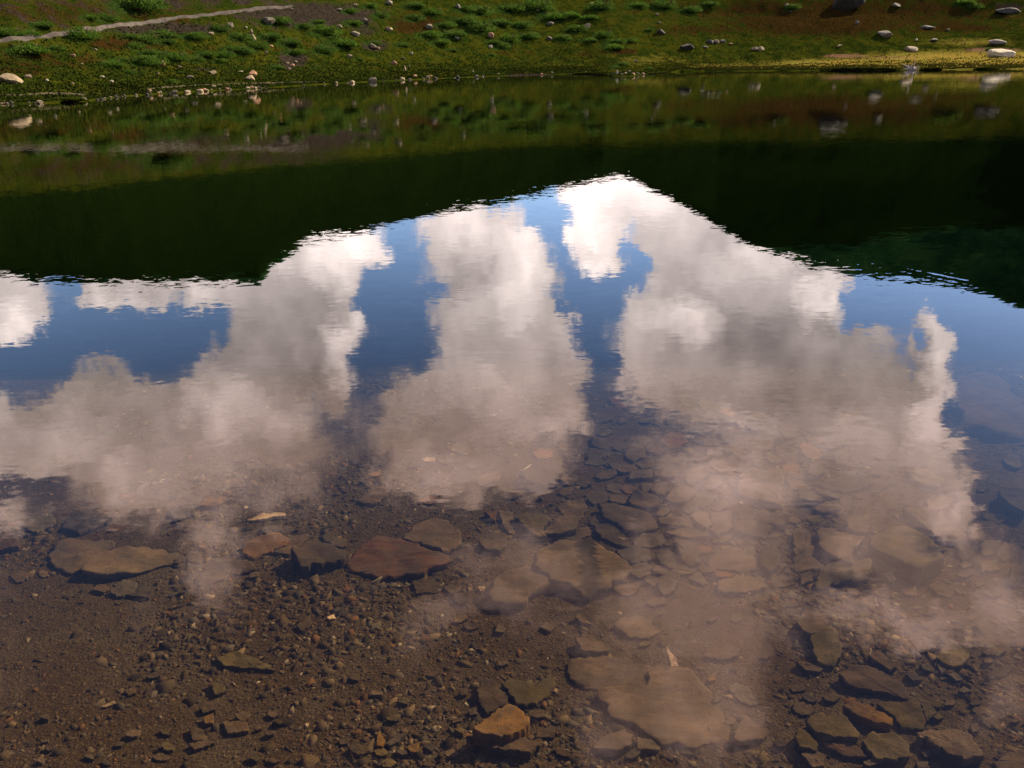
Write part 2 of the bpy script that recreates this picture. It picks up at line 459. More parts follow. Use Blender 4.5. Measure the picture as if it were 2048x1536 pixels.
m, t = new_mat('gravel_chips'); MAT['chips'] = m
at = t.new('ShaderNodeAttribute', attribute_name='tone')
g = t.new('ShaderNodeNewGeometry').outputs['Position']
c = t.noise(g, 240, 3, .7)
col = t.mix(t.math('MULTIPLY', t.step(c.outputs['Fac'], .42, .62), .5), at.outputs['Color'], (.02, .015, .01))
finish(m, t, col, .75, c.outputs['Fac'], .6, .004, .04)

# --- hillside cover
m, t = new_mat('hillside_cover'); MAT['hill'] = m
g = t.new('ShaderNodeNewGeometry').outputs['Position']
at = t.new('ShaderNodeAttribute', attribute_name='cover')
sc = t.new('ShaderNodeSeparateColor'); t.put(sc.inputs[0], at.outputs['Color'])
n0 = t.noise(g, .12, 5, .65, .6); n1 = t.noise(g, .7, 5, .65, .5); n2 = t.noise(g, 3.2, 5, .7); n3 = t.noise(g, 9.0, 3, .7)
col = t.mix(t.step(n1.outputs['Fac'], .40, .60), (0.0166, 0.0289, 0.0029), (0.0500, 0.0520, 0.0044))
col = t.mix(t.math('MULTIPLY', t.step(n2.outputs['Fac'], .5, .64), .6), col, (0.0153, 0.0228, 0.0030))
col = t.mix(t.math('MULTIPLY', t.step(n3.outputs['Fac'], .54, .68), .5), col, (0.0887, 0.0743, 0.0085))
heath = t.mix(t.step(n2.outputs['Fac'], .4, .6), (0.0465, 0.0167, 0.0055), (0.0219, 0.0137, 0.0036))
hm = t.step(t.math('ADD', sc.outputs[1], t.math('MULTIPLY', t.math('SUBTRACT', n1.outputs['Fac'], .5), 1.9)), .22, .56)
col = t.mix(t.math('MULTIPLY', hm, .85), col, heath)
gr = t.mix(t.step(n2.outputs['Fac'], .38, .62), (0.0200, 0.0146, 0.0101), (0.0445, 0.0329, 0.0224))
gr = t.mix(t.math('MULTIPLY', t.step(n3.outputs['Fac'], .58, .68), .7), gr, (0.0943, 0.0729, 0.0488))
sm = t.step(t.math('ADD', sc.outputs[0], t.math('MULTIPLY', t.math('SUBTRACT', n1.outputs['Fac'], .5), 1.3)), .35, .60)
col = t.mix(sm, col, gr)
md = t.mix(t.step(n1.outputs['Fac'], .4, .6), (0.3317, 0.2208, 0.0350), (0.2282, 0.2031, 0.0280))
md = t.mix(t.math('MULTIPLY', t.step(n3.outputs['Fac'], .52, .66), .5), md, (0.4560, 0.3006, 0.0700))
mm = t.step(t.math('ADD', sc.outputs[2], t.math('MULTIPLY', t.math('SUBTRACT', n1.outputs['Fac'], .5), .7)), .25, .75)
col = t.mix(mm, col, md)
pk = t.step(t.math('ADD', at.outputs['Alpha'], t.math('MULTIPLY', t.math('SUBTRACT', n2.outputs['Fac'], .5), .8)), .35, .8)
col = t.mix(t.math('MULTIPLY', pk, .75), col, (0.2496, 0.1264, 0.0720))
lu = t.new('ShaderNodeAttribute', attribute_name='lush')
lk = t.step(t.math('ADD', lu.outputs['Fac'], t.math('MULTIPLY', t.math('SUBTRACT', n2.outputs['Fac'], .5), .9)), .25, .6)
col = t.mix(t.math('MULTIPLY', lk, .85), col, t.mix(t.step(n3.outputs['Fac'], .4, .6), (0.0120, 0.0258, 0.0043), (0.0301, 0.0568, 0.0086)))
hi = t.new('ShaderNodeAttribute', attribute_name='scrub_shade')
hk = t.step(t.math('ADD', hi.outputs['Fac'], t.math('MULTIPLY', t.math('SUBTRACT', n1.outputs['Fac'], .5), .6)), .3, .7)
col = t.mix(hk, col, t.mix(t.step(n2.outputs['Fac'], .4, .6), (0.0048, 0.0126, 0.0022), (0.0105, 0.0190, 0.0029)))  # scrub green, darkened further to stand in for cloud shade
h = t.math('ADD', t.math('MULTIPLY', n2.outputs['Fac'], 1.0), t.math('MULTIPLY', n3.outputs['Fac'], .5))
finish(m, t, col, .95, h, 1.0, .35, .02)

m, t = new_mat('mountain_cover'); MAT['mount'] = m
g = t.new('ShaderNodeNewGeometry').outputs['Position']
n0 = t.noise(g, .03, 5, .65, .6); n1 = t.noise(g, .12, 5, .7, .5); n2 = t.noise(g, .8, 4, .7)
col = t.mix(t.step(n1.outputs['Fac'], .40, .60), (0.0080, 0.0312, 0.0104), (0.0306, 0.0790, 0.0182))
col = t.mix(t.math('MULTIPLY', t.step(n2.outputs['Fac'], .45, .62), .6), col, (0.0060, 0.0208, 0.0078))
col = t.mix(t.math('MULTIPLY', t.step(n0.outputs['Fac'], .62, .72), .4), col, (0.0320, 0.0468, 0.0286))
finish(m, t, col, .95, n2.outputs['Fac'], 1.0, 1.2, .03)

m, t = new_mat('foliage'); MAT['leaf'] = m
g = t.new('ShaderNodeNewGeometry').outputs['Position']
oi = t.new('ShaderNodeObjectInfo')
n1 = t.noise(g, 2.2, 3, .6); n2 = t.noise(g, 14, 2, .6)
col = t.mix(t.step(n1.outputs['Fac'], .38, .62), (.040, .088, .009), (.072, .122, .012))
col = t.mix(t.math('MULTIPLY', oi.outputs['Random'], .5), col, (.040, .066, .016))
col = t.mix(t.math('MULTIPLY', t.step(n2.outputs['Fac'], .52, .66), .5), col, (.088, .125, .028))
df = t.new('ShaderNodeBsdfDiffuse'); t.put(df.inputs[0], col)
tl = t.new('ShaderNodeBsdfTranslucent'); t.put(tl.inputs[0], col)
mxl = t.new('ShaderNodeMixShader'); mxl.inputs[0].default_value = .4; t.put(mxl.inputs[1], df.outputs[0]); t.put(mxl.inputs[2], tl.outputs[0])
oo = t.new('ShaderNodeOutputMaterial'); t.put(oo.inputs[0], mxl.outputs[0])

m, t = new_mat('grass_blades'); MAT['grass'] = m
g = t.new('ShaderNodeNewGeometry').outputs['Position']
at = t.new('ShaderNodeAttribute', attribute_name='tone')
finish(m, t, at.outputs['Color'], .9, None, spec=.05)

m, t = new_mat('path_gravel'); MAT['path'] = m
g = t.new('ShaderNodeNewGeometry').outputs['Position']
n1 = t.noise(g, 1.5, 5, .7)
finish(m, t, t.mix(t.step(n1.outputs['Fac'], .4, .62), (.072, .058, .045), (.115, .095, .075)), .95, n1.outputs['Fac'], .6, .1, .05)

m, t = new_mat('trodden_earth'); MAT['trail'] = m
g = t.new('ShaderNodeNewGeometry').outputs['Position']
n1 = t.noise(g, 1.5, 5, .7)
finish(m, t, t.mix(t.step(n1.outputs['Fac'], .4, .62), (.055, .045, .022), (.095, .075, .045)), .95, n1.outputs['Fac'], .6, .1, .05)
m, t = new_mat('bleached_wood'); MAT['wood'] = m
p = t.new('ShaderNodeTexCoord').outputs['Object']
n1 = t.noise(t.vec('MULTIPLY', p, (1, 1, 6)), 6, 4, .7)
finish(m, t, t.mix(n1.outputs['Fac'], (.28, .22, .19), (.50, .43, .38)), .9, n1.outputs['Fac'], .5, .03, .1)
m, t = new_mat('wet_twig'); MAT['twig'] = m
p = t.new('ShaderNodeTexCoord').outputs['Object']
n1 = t.noise(p, 60, 3, .6)
finish(m, t, t.mix(n1.outputs['Fac'], (.10, .045, .02), (.04, .02, .01)), .8)
m, t = new_mat('pale_twig'); MAT['paletwig'] = m
p = t.new('ShaderNodeTexCoord').outputs['Object']
n1 = t.noise(p, 60, 3, .6)
finish(m, t, t.mix(n1.outputs['Fac'], (.22, .15, .10), (.12, .08, .05)), .8)
m, t = new_mat('dark_soil'); MAT['soil'] = m
p = t.new('ShaderNodeNewGeometry').outputs['Position']
n1 = t.noise(p, 5, 4, .7)
finish(m, t, t.mix(n1.outputs['Fac'], (.02, .014, .008), (.045, .032, .018)), .95, n1.outputs['Fac'], .8, .1, .05)

# --- water: Fresnel mirror over clear water that swallows light with depth
m, t = new_mat('lake_water'); MAT['water'] = m
g = t.new('ShaderNodeNewGeometry').outputs['Position']
patch = t.noise(g, .35, 3, .6)
amp = t.step(patch.outputs['Fac'], .35, .66, .45, 1.25)


def slope(scale, detail, k):
    n = t.noise(t.vec('MULTIPLY', g, scale), 1.0, detail, .5)
    return t.vec('MULTIPLY', t.vec('SUBTRACT', n.outputs['Color'], (.5, .5, .5)), (k*.55, k, 0))


RIPPLE = 0.85
sl_ = t.vec('ADD', t.vec('ADD', slope((5.0, 12.0, 1), 2, .022*RIPPLE), slope((1.1, 2.4, 1), 1, .005*RIPPLE)), slope((15, 34, 1), 1, .020*RIPPLE))
ss = t.vec('SCALE', sl_); t.put(ss.node.inputs['Scale'], amp)
# a faint wake, two lines crossing the far right of the water
wk = []
for qx, qy in ((1770, 526), (2020, 576)):
    v_ = pdir(qx, qy); wk.append((CAM+v_*(CAM[2]/-v_[2]))[:2])
wd_ = (wk[1]-wk[0])/np.linalg.norm(wk[1]-wk[0]); wn_ = np.array([-wd_[1], wd_[0]]); wl_ = float(np.linalg.norm(wk[1]-wk[0]))
def dotc(v, c0, off):
    n_ = t.new('ShaderNodeVectorMath', operation='DOT_PRODUCT'); t.put(n_.inputs[0], v); n_.inputs[1].default_value = c0
    return t.math('SUBTRACT', n_.outputs['Value'], off)
au = dotc(g, (float(wn_[0]), float(wn_[1]), 0), float(wk[0]@wn_)); av = dotc(g, (float(wd_[0]), float(wd_[1]), 0), float(wk[0]@wd_))
env = t.math('MULTIPLY', t.step(t.math('ABSOLUTE', au), 0, .26, 1, 0), t.math('MULTIPLY', t.step(av, 0, .5), t.step(av, wl_-.6, wl_, 1, 0)))
wv = t.math('MULTIPLY', t.math('MULTIPLY', t.math('SINE', t.math('MULTIPLY', au, 52.0)), env), .011)
wvec = t.new('ShaderNodeCombineXYZ'); t.put(wvec.inputs[0], t.math('MULTIPLY', wv, float(wn_[0]))); t.put(wvec.inputs[1], t.math('MULTIPLY', wv, float(wn_[1])))
nrm = t.vec('NORMALIZE', t.vec('ADD', t.vec('ADD', ss, wvec.outputs[0]), (0, 0, 1)))
cosi = t.math('ABSOLUTE', t.new('ShaderNodeVectorMath', operation='DOT_PRODUCT').outputs['Value'])
dp = cosi.node.inputs[0].links[0].from_node
t.put(dp.inputs[0], t.new('ShaderNodeNewGeometry').outputs['Incoming']); t.put(dp.inputs[1], nrm)
fresnel = t.math('MULTIPLY_ADD', t.math('POWER', t.math('SUBTRACT', 1.0, cosi), 5.0), .98, .02)
gl = t.new('ShaderNodeBsdfGlossy'); gl.inputs['Roughness'].default_value = 0.0; t.put(gl.inputs['Normal'], nrm)
gl.inputs['Color'].default_value = (1, 1, 1, 1)
tr = t.new('ShaderNodeBsdfTransparent')
mx = t.new('ShaderNodeMixShader'); t.put(mx.inputs[0], fresnel); t.put(mx.inputs[1], tr.outputs[0]); t.put(mx.inputs[2], gl.outputs[0])
va = t.new('ShaderNodeVolumeAbsorption'); va.inputs['Color'].default_value = (.44, .48, .28, 1); va.inputs['Density'].default_value = .9
o = t.new('ShaderNodeOutputMaterial'); t.put(o.inputs['Surface'], mx.outputs[0]); t.put(o.inputs['Volume'], va.outputs[0])

# where the low willow shrubs grow (photograph pixels on the far slope, width)
SHRUBS = [(58, 100, 56), (118, 96, 24), (260, 72, 30), (171, 72, 46), (388, 72, 34), (325, 70, 50), (300, 80, 40), (335, 82, 34), (444, 58, 30), (555, 42, 40), (543, 72, 36), (485, 75, 38), (478, 98, 40), (519, 92, 34),
          (489, 104, 30), (581, 84, 38), (660, 64, 48), (687, 85, 50), (653, 101, 36), (591, 104, 30), (554, 134, 27), (455, 110, 30), (415, 108, 34), (359, 116, 34), (290, 122, 50), (226, 128, 40), (273, 92, 26), (297, 104, 30), (321, 111, 34),
          (608, 52, 26), (639, 43, 22), (645, 54, 20), (362, 144, 14), (263, 145, 18), (342, 163, 20), (58, 67, 34), (24, 66, 34), (181, 34, 30), (219, 38, 34), (273, 9, 70), (85, 50, 34), (632, 133, 14), (240, 118, 22), (395, 120, 26), (440, 122, 20),
          (692, 88, 40), (834, 36, 32), (707, 45, 30), (765, 31, 26), (858, 69, 34), (909, 68, 44), (964, 57, 48), (885, 83, 36), (1022, 79, 36), (1056, 72, 34), (1107, 33, 46), (964, 22, 44), (1022, 16, 46), (1080, 14, 50), (930, 42, 40), (1000, 45, 40), (1050, 50, 36),
          (1234, 82, 30), (1210, 70, 30), (1261, 81, 20), (1227, 94, 34), (1158, 58, 34), (1278, 10, 36), (1206, 14, 40), (748, 86, 24), (806, 89, 24), (1008, 92, 30), (990, 84, 26), (870, 25, 30), (890, 50, 30), (1140, 30, 36), (1130, 76, 30), (1180, 34, 30), (1330, 12, 40), (1378, 20, 34), (1180, 80, 26),
          (1590, 14, 24), (1930, 4, 30), (1980, 100, 12), (1244, 128, 22), (1230, 134, 16), (985, 110, 14), (720, 118, 14), (1300, 138, 12), (700, 22, 24), (905, 100, 18), (1950, 14, 26), (1420, 8, 30), (1300, 60, 14), (930, 18, 30), (830, 10, 34), (745, 12, 26)]

# ------------------------------------------------------------------ the setting
v, q = grid(np.arange(-62, 66.01, .22), np.concatenate([np.linspace(.25, 1.0, 12), np.geomspace(1.03, 9.0, 420)]))
link('lake_bed', mesh_np('lake_bed', v, None, MAT['bed'], True, q), kind='structure')

A = np.arange(-50, 52.01, .1)
fr_ = np.linspace(0, 1, 300)
aa = A[None, :]
ds = np.exp(np.interp(A, sh_az, np.log(sh_d)))
rows = []
for k in np.linspace(0, 1, 22)[:-1]:
    rows.append(9.0*(1-k)+(ds-1.5)*k)
for k in np.linspace(-1.5, 2.5, 26)[:-1]:
    rows.append(ds+k)
for k in np.geomspace(2.5, 95, 270):
    rows.append(ds+k)
dd = np.array(rows)
aa = np.repeat(aa, len(dd), 0)


def sheet(aa, dd):
    z = ground(aa, dd)
    v = np.stack([dd*np.sin(np.radians(aa)), dd*np.cos(np.radians(aa)), z], -1).reshape(-1, 3)
    n, m_ = aa.shape
    i = np.arange((n-1)*(m_-1)); r, c = i//(m_-1), i % (m_-1)
    return v, np.stack([(r+1)*m_+c, (r+1)*m_+c+1, r*m_+c+1, r*m_+c], -1)


nf = 23
v, q = sheet(aa[:nf], dd[:nf])
link('lake_bed', mesh_np('lake_bed', v, None, MAT['bed'], True, q), kind='structure')
aa, dd = aa[nf-1:], dd[nf-1:]
v, q = sheet(aa, dd)
me = mesh_np('hillside', v, None, MAT['hill'], True, q)
px, py = project(v[:, 0], v[:, 1], v[:, 2])


def blobs(lst):
    t_ = np.zeros(len(px))
    for x, y, rx, ry, k in lst:
        t_ = np.maximum(t_, k*np.exp(-(((px-x)/rx)**2+((py-y)/ry)**2)))
    return t_


yp = 83-px*0.14+ (px/1000)**2*12       # line of the path across the left slope
scree = np.where(px < 900, np.clip((yp-py+6)/18, 0, 1)*np.clip((820-px)/200, 0, 1)*np.clip((py+60)/50, 0, 1)*np.interp(px, [0, 350, 600], [.36, .42, .62]), 0)
scree = np.maximum(scree, blobs([(620, 30, 170, 30, .9), (330, 58, 180, 14, .8), (585, 118, 34, 26, .9), (660, 92, 60, 12, .5), (750, 92, 34, 14, .8), (30, 105, 40, 16, .5),
                                 (415, 138, 40, 8, .5), (730, 60, 50, 20, .6), (1060, 150, 55, 3, 1), (120, 187, 50, 3, .8), (2020, 12, 60, 12, .6)]))
heath = blobs([(180, 25, 330, 34, .5), (1720, 25, 420, 42, .62), (1400, 60, 120, 16, .5), (0, 130, 110, 26, .6), (420, 104, 80, 14, .35), (1100, 105, 200, 10, .25), (250, 85, 80, 16, .9), (60, 112, 80, 22, .6), (840, 48, 70, 26, .7), (1640, 42, 190, 30, .95), (1500, 20, 120, 20, .6), (1900, 55, 110, 12, .7), (1248, 104, 22, 5, 1.1),
               (150, 120, 120, 20, .4), (600, 100, 80, 20, .35), (1780, 15, 100, 20, .5)])
mead = blobs([(2000, 120, 330, 22, 1), (1750, 128, 260, 13, .9), (1480, 133, 160, 9, .6), (1300, 120, 160, 20, .4), (1120, 130, 160, 16, .3), (1950, 85, 150, 14, .5), (620, 150, 160, 12, .25),
              (2048, 40, 160, 40, .25)])
pink = blobs([(1690, 112, 55, 5, 1), (1790, 115, 80, 4, .7), (1985, 100, 70, 6, 1)])
floatcol(me, 'cover', np.stack([scree, heath, mead, pink], -1))
lush = np.zeros(len(px))
for x_, y_, w_ in SHRUBS: lush = np.maximum(lush, np.exp(-(((px-x_+w_*.2)/(w_*.75))**2+((py-y_-w_*.04)/(w_*.26))**2)))
floatcol(me, 'lush', np.stack([lush]*3+[lush*0+1], -1))
edge_y = np.interp(px, [0, 500, 1000, 1400, 2048], [-22, -14, -8, -14, -30])
scrub_shade = np.clip((edge_y-py)/30, 0, 1)  # upper slopes: dark scrub with cloud shade put into the colour
floatcol(me, 'scrub_shade', np.stack([scrub_shade]*3+[scrub_shade*0+1], -1))
link('hillside', me, kind='structure')

dd = np.array([ds+k for k in np.concatenate([np.geomspace(95, 190, 130), [210, 250, 320, 600, 1200]])])
v, q = sheet(np.repeat(A[None, :], len(dd), 0)[:, ::3], dd[:, ::3])
link('mountain', mesh_np('mountain', v, None, MAT['mount'], True, q), kind='structure')

for nm, A2 in (('ground_behind_left', np.arange(-180, -49.9, 1.0)), ('ground_behind_right', np.arange(52.0, 180.1, 1.0))):
    dd2 = np.concatenate([np.linspace(.0, 9, 30), np.geomspace(9.5, 340, 90), [400, 600, 1200]])
    aa2, dd2 = np.meshgrid(A2, dd2)
    v, q = sheet(aa2, dd2)
    v[:, 2] -= .02*(np.hypot(v[:, 0], v[:, 1]) < 9)
    me = mesh_np('ground', v, None, MAT['hill'], True, q)
    floatcol(me, 'cover', np.tile([0.3, 0.2, 0, 0], (len(v), 1)))
    link('ground', me, kind='structure')

bm = bmesh.new()
x0, x1, y0, y1, zb = -420, 420, -60, 420, -6.0
vs = [bm.verts.new(c) for c in ((x0, y0, 0), (x1, y0, 0), (x1, y1, 0), (x0, y1, 0), (x0, y0, zb), (x1, y0, zb), (x1, y1, zb), (x0, y1, zb))]
for f in ((0, 1, 2, 3), (7, 6, 5, 4), (0, 4, 5, 1), (1, 5, 6, 2), (2, 6, 7, 3), (3, 7, 4, 0)):
    bm.faces.new([vs[i] for i in f])
me = bpy.data.meshes.new('water'); bm.to_mesh(me); bm.free(); me.materials.append(MAT['water'])
link('water', me, kind='structure')


# paths: strips that follow the ground
def path(pts, width, mat):
    P = []
    for (a, b), (c, d) in zip(pts[:-1], pts[1:]):
        for k in np.linspace(0, 1, 14)[:-1]:
            P.append(hit(a+(c-a)*k, b+(d-b)*k))
    P = np.array(P)
    for _ in range(14):
        P[1:-1] = (P[:-2]+P[1:-1]*2+P[2:])/4
    vv, ff = [], []
    K = 5
    for i, p in enumerate(P):
        tg = P[min(i+1, len(P)-1)]-P[max(i-1, 0)]; tg = tg[:2]/np.linalg.norm(tg[:2])
        n = np.array([-tg[1], tg[0]])
        wd = width*(1+.25*math.sin(i*.7)+.1*math.sin(i*2.3))
        for j in range(K):
            o = n*wd*(j/(K-1)-.5)
            x, y = p[0]+o[0], p[1]+o[1]
            vv.append((x, y, float(gxy(x, y))+((.14 if width > .25 else .05) if 0 < j < K-1 else -.03)))
    for i in range(len(P)-1):
        for j in range(K-1):
            ff.append((i*K+j, i*K+j+1, (i+1)*K+j+1, (i+1)*K+j))
    link('path', mesh_np('path', vv, ff, mat, True), kind='structure')


path([(-260, 108), (-60, 89), (0, 83), (60, 77), (150, 66), (250, 50), (350, 38), (450, 27), (520, 18), (590, 13)], .30, MAT['path'])
path([(-30, 190), (40, 192), (100, 187), (140, 188), (175, 191)], .22, MAT['trail'])
path([(290, 180), (340, 174), (400, 171), (470, 168), (560, 166), (640, 164)], .13, MAT['trail'])


# ------------------------------------------------------------------ label writing
LANDBED, LANDHILL = [], []
USED = {}


def where(px_, py_, marks, n=1):
    ds_ = sorted(marks, key=lambda m_: math.hypot(m_[0]-px_, 1.6*(m_[1]-py_)))
    out = []
    for mx_, my_, nm in ds_[:n]:
        dx, dy = px_-mx_, 1.5*(py_-my_)
        if abs(dx) > 2.2*abs(dy): s = 'left of' if dx < 0 else 'right of'
        elif abs(dy) > 2.2*abs(dx): s = 'in front of' if dy > 0 else 'behind'
        else: s = ('in front and ' if dy > 0 else 'behind and ')+('left of' if dx < 0 else 'right of')
        out.append(f'{s} the {nm}')
    return out


def auto(base, px_, py_, marks, group):
    a = where(px_, py_, marks, 4)
    for cand in [f'{base} {a[0]}'] + [f'{base} {a[0]}, {a[k]}' for k in (1, 2, 3)] + [f'{base} {a[1]}', f'{base} {a[1]}, {a[2]}', f'{base} {a[2]}', f'{base} {a[1]}, {a[3]}', f'{base} {a[3]}', f'{base} {a[2]}, {a[3]}']:
        if len(cand.replace('-', ' ').split()) <= 16 and cand not in USED:
            USED[cand] = 1; return cand, group
    return f'{base} {a[0]}', group


# ------------------------------------------------------------------ stones on the lake bed
TILE = {'A': (1150, 850, 4.551), 'B': (1598, 850, 4.551), 'C': (1150, 1170, 4.551), 'D': (1598, 1199, 4.551), 'E': (700, 850, 4.551),
        'F': (700, 1199, 4.551), 'G': (1598, 600, 4.551), 'H': (350, 950, 4.551), 'L': (0, 900, 2.4157), 'M': (650, 900, 2.4157)}
